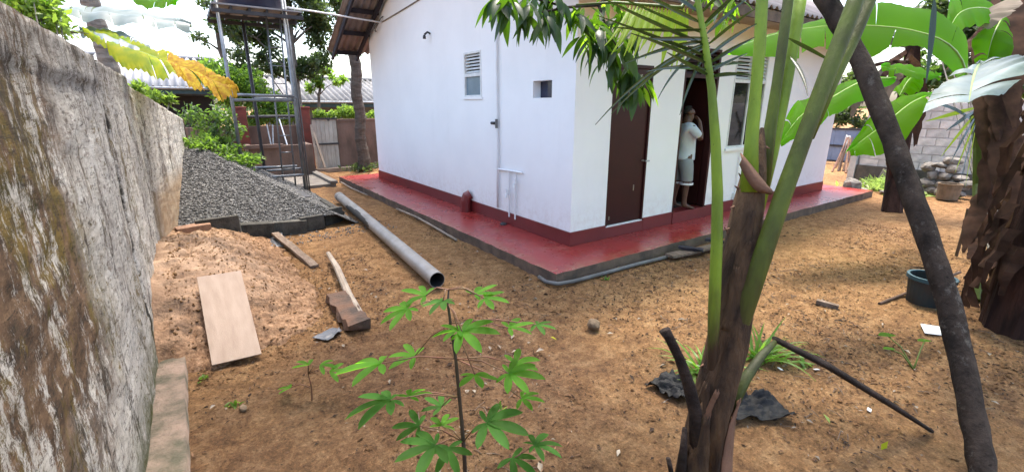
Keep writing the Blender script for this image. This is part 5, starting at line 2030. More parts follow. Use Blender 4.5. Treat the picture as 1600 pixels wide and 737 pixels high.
# small palm by the old banana stem
sp_b = onz(1528, 470)
sp = thing('young_palm', 'small green palm shoot in front of the dark banana stem', 'palm', sp_b)
m = MB()
m.tube([sp_b, at(1530, 290, 5.0), at(1532, 230, 4.95), at(1520, 175, 4.9)], [.05, .055, .06, .03], 8)
m.build('stem', MT['petiole'], sp)
for i, (x1, y1, x2, y2) in enumerate([(1500, 175, 1445, 190), (1505, 185, 1478, 205), (1505, 200, 1470, 245), (1510, 205, 1483, 258), (1512, 220, 1492, 270), (1515, 225, 1500, 285), (1518, 235, 1508, 292), (1500, 165, 1450, 160), (1545, 200, 1570, 250)]):
    a, b, c = at(1526, 168 + i * 4, 4.9), at(x1, y1, 4.8), at(x2, y2, 4.7)
    m = MB()
    rows = []
    for k in range(7):
        t = k / 6
        q = a.lerp(b, t).lerp(b.lerp(c, t), t)
        s = Vector((.2, .3, .9)).normalized() * .022 * math.sin(math.pi * (t * .9 + .08))
        rows.append([q - s, q, q + s])
    m.loft(rows)
    m.build('leaflet', MT['coco_lf'] if i % 2 else MT['coco_y'], sp)
# upright stick
a = onz(1494, 400)
m = MB()
m.tube([a, a + Vector((.01, 0, .3)), a + Vector((0, .01, .62))], .018, 7)
tag(m.build('stick', MT['rust'], base=a), 'short upright stick in the soil left of the dark banana stem', 'stick')

# ------------------------------------------------------------------ mango tree: leaning trunk and crown overhead
mg = thing('mango_tree', 'mango tree with dark leaning trunk and hanging branch of leaves', 'tree', (3.1, .12, 0))
m = MB()
ctr = [(1545, 790, 2.28), (1528, 690, 2.36), (1508, 590, 2.45), (1484, 480, 2.55), (1455, 390, 2.62), (1420, 290, 2.7), (1385, 195, 2.78), (1345, 95, 2.86), (1300, 15, 2.95), (1250, -70, 3.05)]
wpx = [50, 48, 47, 45, 43, 41, 39, 37, 40, 44]
c2, w2 = [], []
for k in range(len(ctr) - 1):
    for u in (0, .25, .5, .75):
        c2.append(tuple(lerp(a, b, u) for a, b in zip(ctr[k], ctr[k + 1])))
        w2.append(lerp(wpx[k], wpx[k + 1], u) * random.uniform(.95, 1.06))
ctr, wpx = c2 + [ctr[-1]], w2 + [wpx[-1]]
tp_ = AT(ctr)
m.tube(tp_, [w * .5 * c[2] / FPX * .70 for w, c in zip(wpx, ctr)], 20, wob=.09)
fork = tp_[-1]
limbs = [[fork, fork + Vector((-.1, 1.3, 1.0)), fork + Vector((-.7, 3.0, 2.0)), fork + Vector((-1.1, 4.6, 2.7)), fork + Vector((-1.5, 5.9, 3.0))],
         [fork, fork + Vector((-.6, .6, .9)), fork + Vector((-1.4, 1.6, 1.8)), fork + Vector((-2.2, 3.0, 2.5)), fork + Vector((-2.4, 4.6, 3.1))],
         [fork, fork + Vector((-.3, .0, 1.0)), fork + Vector((-.8, .2, 2.2)), fork + Vector((-1.8, .6, 3.0))],
         [fork, fork + Vector((.2, -.7, 1.2)), fork + Vector((.6, -1.5, 2.4))]]
for L in limbs:
    m.tube(L, [.10, .075, .05, .03, .02][:len(L)], 8)
m.build('trunk', MT['trunk_d'], mg, smooth=True)
m = MB()
br = AT([(1040, -90, 2.75), (985, -25, 2.6), (935, 8, 2.5), (885, 12, 2.42), (845, 20, 2.36)])
m.tube([fork, fork + Vector((-.5, .5, .35)), br[0]] + br[1:], [.05, .035, .022, .014, .010, .007, .005], 7)
tw1 = AT([(990, -20, 2.6), (1000, 40, 2.58), (994, 85, 2.56), (990, 118, 2.55)])
m.tube(tw1, [.009, .007, .006, .004], 6)
tw2 = AT([(935, 8, 2.5), (950, 50, 2.45), (965, 75, 2.42)])
m.tube(tw2, [.008, .006, .004], 6)
tw3 = AT([(885, 12, 2.42), (850, 2, 2.4), (815, -8, 2.4), (790, -5, 2.38)])
m.tube(tw3, [.007, .006, .005, .004], 6)
m.build('branch', MT['trunk_d'], mg, smooth=True)


def mango_mesh(curl, wid):
    m = MB()
    rows = []
    for i in range(9):
        t = i / 8
        w = wid * (math.sin(math.pi * min(1, t ** .85 * .96 + .03))) * .5
        z = -curl * t * t
        rows.append([(t, -w, z + w * .35), (t, 0, z), (t, w, z + w * .35)])
    m.loft(rows)
    return m


protos = []
for cu, wd, mt in ((.10, .27, 'mango'), (.22, .24, 'mango'), (.32, .30, 'mango'), (.15, .26, 'mango_lit'), (.28, .25, 'mango_lit')):
    mm = mango_mesh(cu, wd)
    me = bpy.data.meshes.new('leaf')
    me.from_pydata(mm.v, [], mm.f)
    me.materials.append(MT[mt])
    me.polygons.foreach_set('use_smooth', [True] * len(me.polygons))
    protos.append(me)


def mango_leaf(p, d, roll, L, me):
    d = d.normalized()
    up = Vector((0, 0, 1))
    y = up.cross(d)
    if y.length < .05:
        y = Vector((1, 0, 0))
    y.normalize()
    z = d.cross(y)
    rot = Matrix((d, y, z)).transposed() @ Matrix.Rotation(roll, 3, 'X')
    o = bpy.data.objects.new('leaf', me)
    COL.objects.link(o)
    o.parent = mg
    o.location = Vector(p) - ORG[mg.name]
    o.rotation_euler = rot.to_euler()
    o.scale = (L, L, L)


# whorls: pixel centre, depth, number, mean droop, share of leaves with backlight painted into their colour
wh = [(778, -8, 2.40, 13, 1.2, .0), (800, 6, 2.36, 13, 1.3, .0), (828, 14, 2.36, 15, 1.4, .08), (852, 22, 2.34, 15, 1.5, .05), (872, 5, 2.4, 13, 1.2, .15), (845, -15, 2.4, 12, .9, .1),
      (905, 22, 2.42, 12, 1.1, .35), (930, 35, 2.45, 14, 1.0, .4), (918, 62, 2.42, 12, 1.1, .1), (945, 62, 2.42, 15, 1.2, .1), (965, 78, 2.42, 17, 1.3, .1), (985, 60, 2.5, 15, 1.1, .25),
      (975, 30, 2.5, 13, .9, .45), (948, 5, 2.5, 13, .8, .45), (1000, 20, 2.55, 12, .9, .35), (990, 118, 2.54, 18, 1.4, .1), (982, 128, 2.52, 14, 1.6, .06), (1006, 128, 2.55, 9, 1.1, .35), (960, 105, 2.5, 9, 1.5, .0),
      (1150, 5, 3.3, 10, .8, .6), (1130, 25, 3.3, 10, .9, .6), (1110, -10, 3.2, 10, .8, .5)]
for x, y, d, n, dr, lit_share in wh:
    c = at(x, y, d)
    for k in range(n):
        a = random.uniform(0, 6.28)
        v = Vector((math.cos(a), math.sin(a), -dr * random.uniform(.6, 1.7) + .2))
        is_lit = random.random() < lit_share
        L = random.uniform(.11, .18) * (.85 if is_lit else 1)
        mango_leaf(c + Vector([random.gauss(0, .025) for _ in range(3)]), v, random.uniform(-.7, .7), L, protos[random.choice((3, 4)) if is_lit else random.choice((0, 1, 2))])
# the crown overhead (out of the picture, it throws the dappled shade)
cl = []
for L in limbs:
    for p in L[1:]:
        for _ in range(4):
            cl.append((Vector(p) + Vector((random.gauss(0, .8), random.gauss(0, .8), random.uniform(.4, 1.3))), random.uniform(.45, .85)))
def lit_gap(c):
    q = Vector(c) - sd * ((c[2] - 2.2) / sd.z)
    q0 = Vector(c) - sd * (c[2] / sd.z)
    return (1.5 < q.x < 5.0 and .7 < q.y < 2.7) or (1.7 < q0.x < 4.5 and 1.9 < q0.y < 3.6)


cl = [(c, r) for c, r in cl if not lit_gap(c)]
cl = [(c, r) for c, r in cl if c.z - r > 2.65 + .27 * Vector((c.x, c.y)).length * .8]
P = clump_pts([c for c, r in cl], [r for c, r in cl], 6500, .5)
V, F = leaf_cloud(P, .19, .27, .3, droop=.5)
tag(np_mesh('crown', V, F, MT['mango'], parent=mg), kind='stuff')

# ------------------------------------------------------------------ young coconut palm, right of centre
yp = thing('coconut_palm', 'young coconut palm with thick green leaf stalks in the foreground', 'palm tree', (1.86, .98, 0))
m = MB()
tpx = [(1094, 775, 2.28, 92), (1100, 720, 2.25, 82), (1110, 640, 2.21, 66), (1128, 560, 2.17, 60), (1144, 480, 2.13, 58), (1156, 400, 2.10, 56), (1168, 330, 2.07, 52), (1178, 275, 2.06, 40), (1186, 235, 2.05, 22), (1191, 200, 2.05, 6)]
m.tube([at(x, y, d) for x, y, d, w in tpx], [w * .45 * d / FPX for x, y, d, w in tpx], 20, wob=.06)
m.build('trunk', MT['cocobase'], yp, smooth=True)


def stalk(lst, mat, name='leaf_stalk', lab=None, flat=.75, n=12):
    m = MB()
    m.tube([at(x, y, d) for x, y, d, w in lst], [w * .44 * d / FPX for x, y, d, w in lst], n, flat=flat)
    o = m.build(name, mat, yp, smooth=True)
    if lab:
        o['label'] = lab
    return o


f1 = stalk([(1106, 680, 2.24, 6), (1109, 620, 2.18, 14), (1113, 560, 2.12, 19), (1116, 480, 2.05, 22), (1120, 380, 2.02, 21), (1121, 300, 2.0, 20), (1118, 220, 1.98, 18), (1112, 140, 1.96, 15), (1102, 70, 1.95, 12), (1090, 0, 1.95, 10), (1078, -80, 1.95, 7)], MT['stalk'], 'frond', 'thin upright green frond')
f2 = stalk([(1122, 650, 2.22, 6), (1136, 590, 2.14, 20), (1153, 520, 2.08, 30), (1172, 460, 2.02, 33), (1198, 380, 1.98, 33), (1225, 300, 1.96, 31), (1258, 210, 1.94, 29), (1297, 105, 1.93, 29), (1330, 20, 1.93, 29), (1360, -70, 1.93, 26)], MT['stalk_d'], 'leaf_stalk', 'thick dark green stalk leaning right')
stalk([(1262, 215, 2.0, 22), (1302, 125, 2.0, 21), (1334, 60, 2.01, 21), (1362, -5, 2.03, 20), (1385, -70, 2.06, 18)], MT['stalk_d'])
stalk([(1170, 300, 2.04, 34), (1174, 225, 2.02, 24), (1180, 150, 2.01, 21), (1187, 75, 2.0, 21), (1191, -5, 2.0, 21), (1192, -80, 2.02, 18)], MT['stalk'])
stalk([(1190, 300, 2.1, 26), (1202, 210, 2.1, 22), (1214, 130, 2.1, 18), (1224, 60, 2.1, 18), (1234, -20, 2.12, 18), (1242, -80, 2.15, 16)], MT['stalk_d'])
stalk([(1178, 330, 2.12, 34), (1204, 240, 2.12, 26), (1228, 130, 2.12, 22), (1244, 40, 2.14, 22), (1256, -40, 2.16, 22)], MT['stalk'])
stalk([(1106, 735, 2.16, 30), (1122, 640, 2.13, 44), (1146, 540, 2.10, 52), (1160, 450, 2.07, 50), (1168, 360, 2.05, 38), (1178, 280, 2.04, 20), (1182, 240, 2.03, 6)], MT['cocobase'], 'stem_sheath')
stalk([(1090, 735, 2.2, 36), (1088, 650, 2.16, 26), (1076, 600, 2.12, 24), (1062, 560, 2.10, 20), (1046, 528, 2.09, 20), (1038, 515, 2.09, 24)], MT['deadrib'], 'dead_stub', 'dry cut off stub bending left')
stalk([(1062, 760, 2.2, 22), (1068, 700, 2.18, 14), (1070, 668, 2.17, 9)], MT['deadrib'], 'dead_stub')
stalk([(1050, 742, 2.2, 10), (1044, 715, 2.19, 9)], MT['deadrib'], 'dead_stub')
# brown sheath peeling at the neck
m = MB()
rows = []
for i in range(9):
    t = i / 8
    c = at(1156, 248, 1.98).lerp(at(1205, 300, 1.97), t) + Vector((0, 0, -.02 * math.sin(t * 3.14)))
    s = Vector((.3, .2, .9)).normalized() * (.012 + .03 * math.sin(math.pi * min(1, t * .9 + .15)))
    rows.append([c - s, c + Vector((-.01, -.015, 0)), c + s])
m.loft(rows)
m.build('dry_sheath', MT['sheath'], yp, smooth=True, solid=.004)
# overlapping old leaf bases hugging the trunk
tpp = [at(x, y, d) for x, y, d, w in tpx]
tpr = [w * .45 * d / FPX for x, y, d, w in tpx]
for k in range(13):
    t0 = random.uniform(.0, 4.6)
    dt = random.uniform(.9, 1.9)
    a0 = R(random.choice((130, 150, 175, 200, 225, 250, 275, 295)) + random.uniform(-12, 12))
    span = R(random.uniform(45, 85))
    ph = random.uniform(0, 6)
    rows = []
    for i in range(12):
        u = i / 11
        f_ = min(t0 + dt * u, len(tpp) - 1.001)
        q = int(f_)
        c = tpp[q].lerp(tpp[q + 1], f_ - q)
        r = lerp(tpr[q], tpr[q + 1], f_ - q)
        row = []
        for j in range(7):
            w = (j / 6 - .5) * span * (1 - .75 * u ** 1.5)
            rr = r * (1.03 + .05 * math.cos((j / 6 - .5) * 3) + .22 * u ** 3) + random.uniform(-.001, .001)
            a = a0 + w + .12 * math.sin(ph + u * 3)
            row.append(c + Vector((math.cos(a) * rr, math.sin(a) * rr, .012 * math.sin(j * 2.3 + ph) * u)))
        rows.append(row)
    m = MB()
    m.loft(rows)
    m.build('leaf_base', MT['cocobase'] if k % 3 else MT['sheath'], yp, smooth=True, solid=.004)
# little scars up the trunk side
m = MB()
for k in range(26):
    t = random.uniform(.15, .95)
    f_ = t * (len(tpx) - 1)
    i = min(int(f_), len(tpx) - 2)
    u = f_ - i
    x, y, d, w = [lerp(a, b, u) for a, b in zip(tpx[i], tpx[i + 1])]
    sg = random.choice((-1, -1, 1))
    p = at(x + sg * w * .43, y, d)
    q = at(x + sg * (w * .46 + random.uniform(3, 8)), y - random.uniform(-4, 12), d - .01)
    m.tube([p, q], [.008, .002], 5)
m.build('trunk_scar', MT['sheath'], yp)['kind'] = 'stuff'

# leaflets of the thin frond: base, bend, tip in the photo
LL = [((1108, 118), (1070, 98), (1042, 82)), ((1106, 100), (1050, 72), (985, 52)), ((1104, 88), (1040, 62), (932, 24)), ((1101, 70), (1030, 40), (930, -8)), ((1098, 52), (1040, 26), (955, -10)),
      ((1095, 36), (1050, 14), (985, -20)), ((1092, 20), (1060, -2), (1010, -40)), ((1088, 4), (1065, -12), (1030, -50)), ((1107, 110), (1060, 100), (1010, 112)),
      ((1107, 64), (1040, 70), (975, 100)), ((1109, 66), (1020, 90), (930, 195)), ((1108, 68), (1030, 95), (955, 178)), ((1108, 70), (1055, 100), (1028, 155)), ((1109, 72), (1078, 115), (1062, 180)),
      ((1108, 60), (1040, 62), (1000, 60)), ((1105, 45), (1040, 50), (950, 42)),
      ((1112, 112), (1140, 95), (1168, 84)), ((1111, 98), (1140, 78), (1180, 58)), ((1109, 86), (1140, 58), (1185, 36)), ((1106, 70), (1140, 38), (1180, 14)), ((1103, 54), (1135, 22), (1172, -6)), ((1100, 38), (1130, 8), (1165, -22)),
      ((1096, 20), (1120, -8), (1150, -36)), ((1093, 2), (1112, -24), (1135, -50)), ((1112, 120), (1140, 112), (1175, 118)), ((1111, 105), (1140, 96), (1170, 100)),
      ((1235, 90), (1258, 118), (1262, 150)), ((1232, 60), (1270, 78), (1305, 100)), ((1460, 0), (1456, 60), (1447, 130))]
for i, (a, b, c) in enumerate(LL):
    d0 = 1.965
    dz_ = random.uniform(-.22, .12)
    if i == len(LL) - 1:
        d0, dz_ = 1.5, 0
    pa, pb, pc = at(*a, d0), at(*b, d0 + dz_ * .6), at(*c, d0 + dz_)
    ax_ = (pc - pa).normalized()
    sd_ = ax_.cross(ray(*b).normalized()).normalized()
    sd_ = (sd_ + ray(*b).normalized() * random.uniform(-.9, .9)).normalized()
    m = MB()
    rows = []
    for k in range(11):
        t = k / 10
        q = pa.lerp(pb, t).lerp(pb.lerp(pc, t), t)
        w = .0075 * (math.sin(math.pi * (t ** .7 * .93 + .05))) + .001
        nrm = ax_.cross(sd_)
        rows.append([q - sd_ * w + nrm * w * .5, q, q + sd_ * w + nrm * w * .5])
    m.loft(rows)
    m.build('leaflet', MT['coco_lf'], f1, smooth=True)
# a second frond crossing above with sunlit hanging leaflets
f3 = stalk([(1115, -60, 2.25, 10), (1065, 12, 2.25, 9), (1010, 8, 2.3, 8), (960, 4, 2.35, 6), (900, 8, 2.4, 4)], MT['petiole'], 'frond', 'sunlit frond with hanging leaflets')
for i in range(17):
    t = i / 16
    x0 = lerp(1074, 985, t)
    y0 = lerp(14, 10, t)
    L = random.uniform(70, 105) * (1 - .25 * t)
    pa, pb, pc = at(x0, y0, 2.26 + .04 * t), at(x0 - 4 - 6 * t, y0 + L * .5, 2.24), at(x0 - 12 - 22 * t + random.uniform(-6, 6), y0 + L, 2.2)
    m = MB()
    rows = []
    s0_ = Vector((.8, -.55, .1)).normalized()
    for k in range(8):
        u = k / 7
        q = pa.lerp(pb, u).lerp(pb.lerp(pc, u), u)
        w = .012 * math.sin(math.pi * (u ** .7 * .93 + .05)) + .001
        rows.append([q - s0_ * w, q + Vector((0, 0, .004)), q + s0_ * w])
    m.loft(rows)
    m.build('leaflet', MT['coco_y'], f3, smooth=True)

# fallen frond rib with its broken stub
fr = thing('fallen_frond', 'broken dead palm frond rib bent down to the soil right of the palm', 'palm frond', (3.3, .9, 0))
m = MB()
p0, p1 = at(1212, 533, 2.35), G(1452, 676, .03)
m.tube([at(1140, 640, 2.2), at(1165, 590, 2.25), at(1192, 552, 2.3), p0], [.03, .028, .022, .014], 10, flat=.6)
m.build('stub', MT['petiole_d'], fr, smooth=True)
m = MB()
m.tube([p0 + Vector((0, 0, .01)), p0.lerp(p1, .3) + Vector((0, 0, .03)), p0.lerp(p1, .65) + Vector((0, 0, .02)), p1], [.030, .038, .036, .022], 10, flat=.5)
m.build('rib', MT['deadrib'], fr, smooth=True)

# black polythene bag round the palm's foot
crumple('plastic_bag', [G(1008, 600, .01), G(1050, 590, .05), G(1100, 626, .03), G(1058, 630, .01)], MT['bag'], 'crumpled black plastic bag on the soil left of the young palm', 'plastic bag', .08, 20, seed=41)
crumple('plastic_bag', [G(1140, 664, .02), G(1150, 632, .07), G(1200, 626, .05), G(1246, 660, .01)], MT['bag'], 'large black plastic bag on the soil right of the young palm', 'plastic bag', .07, 22, seed=47)


# strap leaved plants
def strap(label, base, n, L, spread, mat):
    t = thing('grassy_plant', label, 'plant', base)
    for k in range(n):
        a = random.uniform(0, 6.28)
        e_ = random.uniform(.35, 1.2)
        l = L * random.uniform(.6, 1.1)
        b = Vector(base) + Vector((random.gauss(0, spread), random.gauss(0, spread), 0))
        d = Vector((math.cos(a), math.sin(a), 0))
        m = MB()
        rows = []
        sd_ = Vector((-d.y, d.x, 0))
        for i in range(7):
            s = i / 6
            p = b + d * l * s * math.cos(e_) + Vector((0, 0, l * math.sin(e_) * s - l * .55 * s * s * math.cos(e_)))
            w = .011 * (1 - s ** 2) + .0008
            rows.append([p - sd_ * w + Vector((0, 0, w * .5)), p, p + sd_ * w + Vector((0, 0, w * .5))])
        m.loft(rows)
        m.build('leaf', mat, t, smooth=True)
    return t


strap('bright strap leaved plant behind the black bag left of the palm', G(1098, 585), 34, .46, .035, MT['pandan'])
strap('bright strap leaved plant to the right of the palm trunk', G(1186, 558), 34, .46, .035, MT['pandan'])
strap('low pale grass tuft at the palm foot beside the black bag', G(1075, 600), 16, .20, .06, MT['hedge_y'])
strap('sparse grass tuft beyond the fallen rib bend', G(1232, 560), 10, .22, .06, MT['pandan'])
strap('tiny grass tuft beside the red apron corner', G(948, 434), 8, .07, .03, MT['tree2'])

# bucket and rod
bc = onz(1446, 472)
bk = thing('bucket', 'dark teal bucket standing behind the leaning trunk', 'bucket', (bc.x, bc.y, 0))
m = MB()
m.lathe((bc.x, bc.y, 0), [(0, .0), (.15, .0), (.175, .26), (.166, .26), (.14, .02), (0, .02)], 24)
m.build('body', MT['bucket'], bk, smooth=False)
m = MB()
m.lathe((bc.x, bc.y, 0), [(.176, .235), (.19, .24), (.19, .275), (.167, .275), (.167, .261)], 24)
m.build('rim', MT['bucket_rim'], bk)
a, b = G(1374, 474, .01), at(1500, 425, 5.05)
m = MB()
m.tube([a, b], .014, 7)
tag(m.build('iron_rod', MT['rust'], base=a), 'rusty rod propped on the teal bucket with one end on the soil', 'rod')
m = MB()
m.tube([at(1402, 417, 5.6), at(1450, 419, 5.4)], .012, 6)
tag(m.build('stick', MT['deadrib'], base=at(1402, 417, 5.6)), 'thin dark stick lying across the rim of the teal bucket', 'stick')
# white card
q = [G(1437, 510, .02), G(1484, 515, .02), G(1490, 528, .02), G(1444, 523, .02)]
m = MB()
m.add(q + [p + Vector((0, 0, .006)) for p in q], [(3, 2, 1, 0), (4, 5, 6, 7), (0, 1, 5, 4), (1, 2, 6, 5), (2, 3, 7, 6), (3, 0, 4, 7)])
tag(m.build('card', MT['paper'], base=q[0]), 'flat white card lying on the soil near the leaning trunk', 'card')
# bits of white rubbish
for x, y, lab in ((1219, 577, 'tiny white scrap near the bend of the fallen rib'), (1275, 579, 'tiny white scrap beside the middle of the fallen rib'), (1358, 640, 'pale paper scrap just left of the fallen rib lower end')):
    p = G(x, y, .012)
    m = MB()
    m.box(p, (.035, .022, .004), Matrix.Rotation(random.random() * 3, 3, 'Z') @ Matrix.Rotation(.3, 3, 'X'))
    tag(m.build('paper_scrap', MT['paper'], base=p), lab, 'scrap')
p = G(1290, 478, .02)
m = MB()
m.beam(G(1275, 474, .03), G(1310, 482, .025), .05, .04)
tag(m.build('stick', MT['wood_old'], base=p), 'short broken piece of wood alone on the sunny soil', 'wood')

# little taro by the trunk
b = G(1428, 574)
ta = thing('seedling', 'small seedling with two broad leaves left of the leaning trunk', 'plant', b)
for (cx_, cy_, w, h, st) in ((1382, 541, .07, .03, (1415, 560)), (1440, 549, .055, .022, (1428, 574)), (1385, 562, .045, .02, (1415, 570))):
    c = G(cx_, cy_, .10)
    m = MB()
    m.tube([b, b.lerp(c, .5) + Vector((0, 0, .04)), c], [.006, .005, .004], 5)
    ri = []
    for k in range(11):
        t = k / 10
        ww = h * 1.2 * math.sin(math.pi * (t ** .8 * .95 + .03))
        fw_ = Vector((.82, -.57, 0))
        sd_ = Vector((.57, .82, 0))
        ri.append([c + fw_ * (t - .5) * 2 * w + sd_ * ww * s_ + Vector((0, 0, abs(s_) * ww * .25)) for s_ in (-1, 0, 1)])
    m.loft(ri, 1)
    m.build('leaf', [MT['petiole'], MT['cass']], ta, smooth=True)


# ------------------------------------------------------------------ cassava
def cassava_leaf(parent, node, c, L, heading, tilt, roll, mat, lobes=7, pet=True):
    """palmate leaf centred at c; heading = world yaw of the mid lobe."""
    m = MB()
    rot = Matrix.Rotation(heading, 3, 'Z') @ Matrix.Rotation(tilt, 3, 'Y') @ Matrix.Rotation(roll, 3, 'X')
    angs = {7: (-2.2, -1.45, -.72, 0, .72, 1.45, 2.2), 5: (-1.7, -.85, 0, .85, 1.7), 3: (-.9, 0, .9)}[lobes]
    lens = {7: (.42, .72, .93, 1, .93, .72, .42), 5: (.6, .9, 1, .9, .6), 3: (.85, 1, .85)}[lobes]
    for a, f_ in zip(angs, lens):
        a += random.uniform(-.08, .08)
        l = L * f_ * random.uniform(.92, 1.06)
        dr = random.uniform(-.05, .2)
        w = l * .125
        rows = []
        for i in range(10):
            t = i / 9
            ww = w * (.18 + 1.0 * math.sin(math.pi * min(1, (t ** 1.15) * .97)) ** .8 * (1 if t > .02 else .5))
            if i == 9:
                ww = .0006
            x, z = l * t, -dr * l * t * t
            row = []
            for s_ in (-1, 0, 1):
                p = Vector((x * math.cos(a) - s_ * ww * math.sin(a), x * math.sin(a) + s_ * ww * math.cos(a), z + abs(s_) * ww * .5))
                row.append(c + rot @ p)
            rows.append(row)
        m.loft(rows)
    o = m.build('leaf', mat, parent, smooth=True)
    if pet:
        q = MB()
        mid_ = node.lerp(c, .5) + Vector((0, 0, .025))
        q.tube([node, mid_, c], [.0035, .003, .0025], 6)
        q.build('petiole', MT['cass_pet'], o, smooth=True)
    return o


cb = G(729, 775)
cs = thing('cassava_plant', 'tall cassava plant with spreading green leaves in the foreground', 'plant', cb)
stem_px = [(729, 775, 2.26), (724, 690, 2.18), (718, 620, 2.12), (712, 560, 2.08), (704, 505, 2.05), (700, 475, 2.04), (701, 452, 2.03)]
st = AT(stem_px)
m = MB()
m.tube(st, [.011, .010, .009, .008, .007, .006, .004], 8, wob=.08)
m.build('stem', MT['cass_stem'], cs, smooth=True)
YW = YAW
# (leaf centre px, depth, length m, heading relative to view (0 = right, 90 = away), tilt, node index, lobes, mat)
CLV_ = [(742, 460, 2.02, .13, 30, -.25, 6, 5, 'cass'), (757, 466, 1.97, .12, -15, .15, 6, 5, 'cass'), (692, 470, 1.98, .12, 240, .5, 6, 7, 'cass_d'), (665, 462, 2.06, .13, 165, -.1, 6, 5, 'cass'),
       (637, 482, 2.0, .15, 205, .35, 5, 7, 'cass'), (722, 518, 1.93, .17, -10, -.05, 5, 7, 'cass'), (716, 516, 1.95, .14, 190, .05, 5, 5, 'cass'), (795, 512, 2.05, .14, 20, .1, 4, 5, 'cass'), (838, 507, 2.1, .11, -20, .3, 4, 5, 'cass_d'),
       (648, 556, 2.14, .16, 170, .1, 4, 5, 'cass'), (595, 568, 1.95, .20, 195, .1, 3, 5, 'cass'), (742, 585, 2.0, .12, -70, .3, 4, 5, 'cass'), (795, 583, 2.0, .16, -10, .1, 3, 7, 'cass'), (805, 568, 2.2, .15, 30, .0, 3, 5, 'cass'),
       (610, 625, 1.98, .19, 200, .15, 2, 7, 'cass_d'), (640, 620, 2.05, .13, 60, .1, 2, 5, 'cass'), (690, 635, 2.15, .13, 150, .2, 2, 5, 'cass_d'), (815, 622, 2.1, .13, -10, .2, 3, 5, 'cass'),
       (760, 660, 1.9, .20, -15, .1, 1, 7, 'cass_d'), (655, 665, 2.05, .14, 175, .25, 1, 5, 'cass_d'), (680, 695, 1.92, .20, 215, .15, 1, 7, 'cass_d'), (700, 700, 2.0, .14, -60, .35, 1, 5, 'cass_d'), (835, 695, 2.05, .17, 15, .2, 0, 7, 'cass_d'), (800, 715, 2.1, .15, -40, .3, 0, 5, 'cass_d'), (690, 665, 2.2, .12, 80, .1, 1, 5, 'cass')]
for k_c, (x, y, d, L, hd, ti, ni, lb, mt) in enumerate(CLV_):
    droopy = k_c in (3, 4, 21)
    cassava_leaf(cs, st[ni], at(x, y, d), L * random.uniform(.85, 1.0), R(hd) + YW, ti if droopy else ti * .3 + random.uniform(-.12, .06), random.uniform(-.2, .2), MT[mt], lb)
cb2 = G(487, 622)
cs2 = thing('cassava_plant', 'little cassava seedling on the soil left of the tall one', 'plant', cb2)
m = MB()
t2 = cb2 + Vector((0, 0, .20))
m.tube([cb2, cb2 + Vector((.008, 0, .1)), t2], [.006, .005, .003], 6)
m.build('stem', MT['cass_pet'], cs2)
for x, y, L, hd, dz in ((483, 570, .12, 150, .22), (500, 570, .11, 0, .22), (455, 605, .10, 180, .12), (515, 580, .13, 10, .2)):
    c = onz(x, y, dz)
    c = at(x, y, (t2 - CP).dot(Vector((math.sin(-YAW) * math.cos(PITCH), math.cos(YAW) * math.cos(PITCH), -math.sin(PITCH)))) + random.uniform(-.04, .04))
    cassava_leaf(cs2, t2 if dz > .15 else cb2.lerp(t2, .5), c, L, R(hd) + YW, .1, .1, MT['cass'], 3)
# tiny weeds near the wall foot
for x, y, lab in ((365, 632, 'tiny weed on the soil near the wall footing'), (318, 590, 'tiny weed below the plywood board'), (780, 640, 'tiny weed right of the tall cassava stem')):
    strap(lab, G(x, y), 7, .07, .02, MT['tree2'])

# ------------------------------------------------------------------ man in the doorway
mn = thing('person', 'barefoot man in pale t-shirt and grey shorts standing in the doorway, hand at mouth', 'person', (6.20, 4.32, .287))


def skin_mesh(name, joints, edges, mat, sub=2, mat_parent=None, root=0):
    me = bpy.data.meshes.new(name)
    me.from_pydata([j[:3] for j in joints], edges, [])
    me.materials.append(mat)
    o = bpy.data.objects.new(name, me)
    COL.objects.link(o)
    o.parent = mn
    ORG[o.name] = ORG[mn.name]
    md = o.modifiers.new('skin', 'SKIN')
    md.use_smooth_shade = True
    lay = me.skin_vertices[0] if me.skin_vertices else None
    if lay is None:
        bpy.context.view_layer.objects.active = o
    for i, j in enumerate(joints):
        r = j[3]
        me.skin_vertices[0].data[i].radius = r if isinstance(r, tuple) else (r, r)
        me.skin_vertices[0].data[i].use_root = (i == root)
    sb_ = o.modifiers.new('sub', 'SUBSURF')
    sb_.levels = sub
    sb_.render_levels = sub
    return o


HT = 1.56
# local: +x = where he faces, -y = his right side (towards the viewer)
J = []
Ed = []


def jn(x, y, z, r, par=None):
    J.append((x, y, z, r))
    if par is not None:
        Ed.append((par, len(J) - 1))
    return len(J) - 1


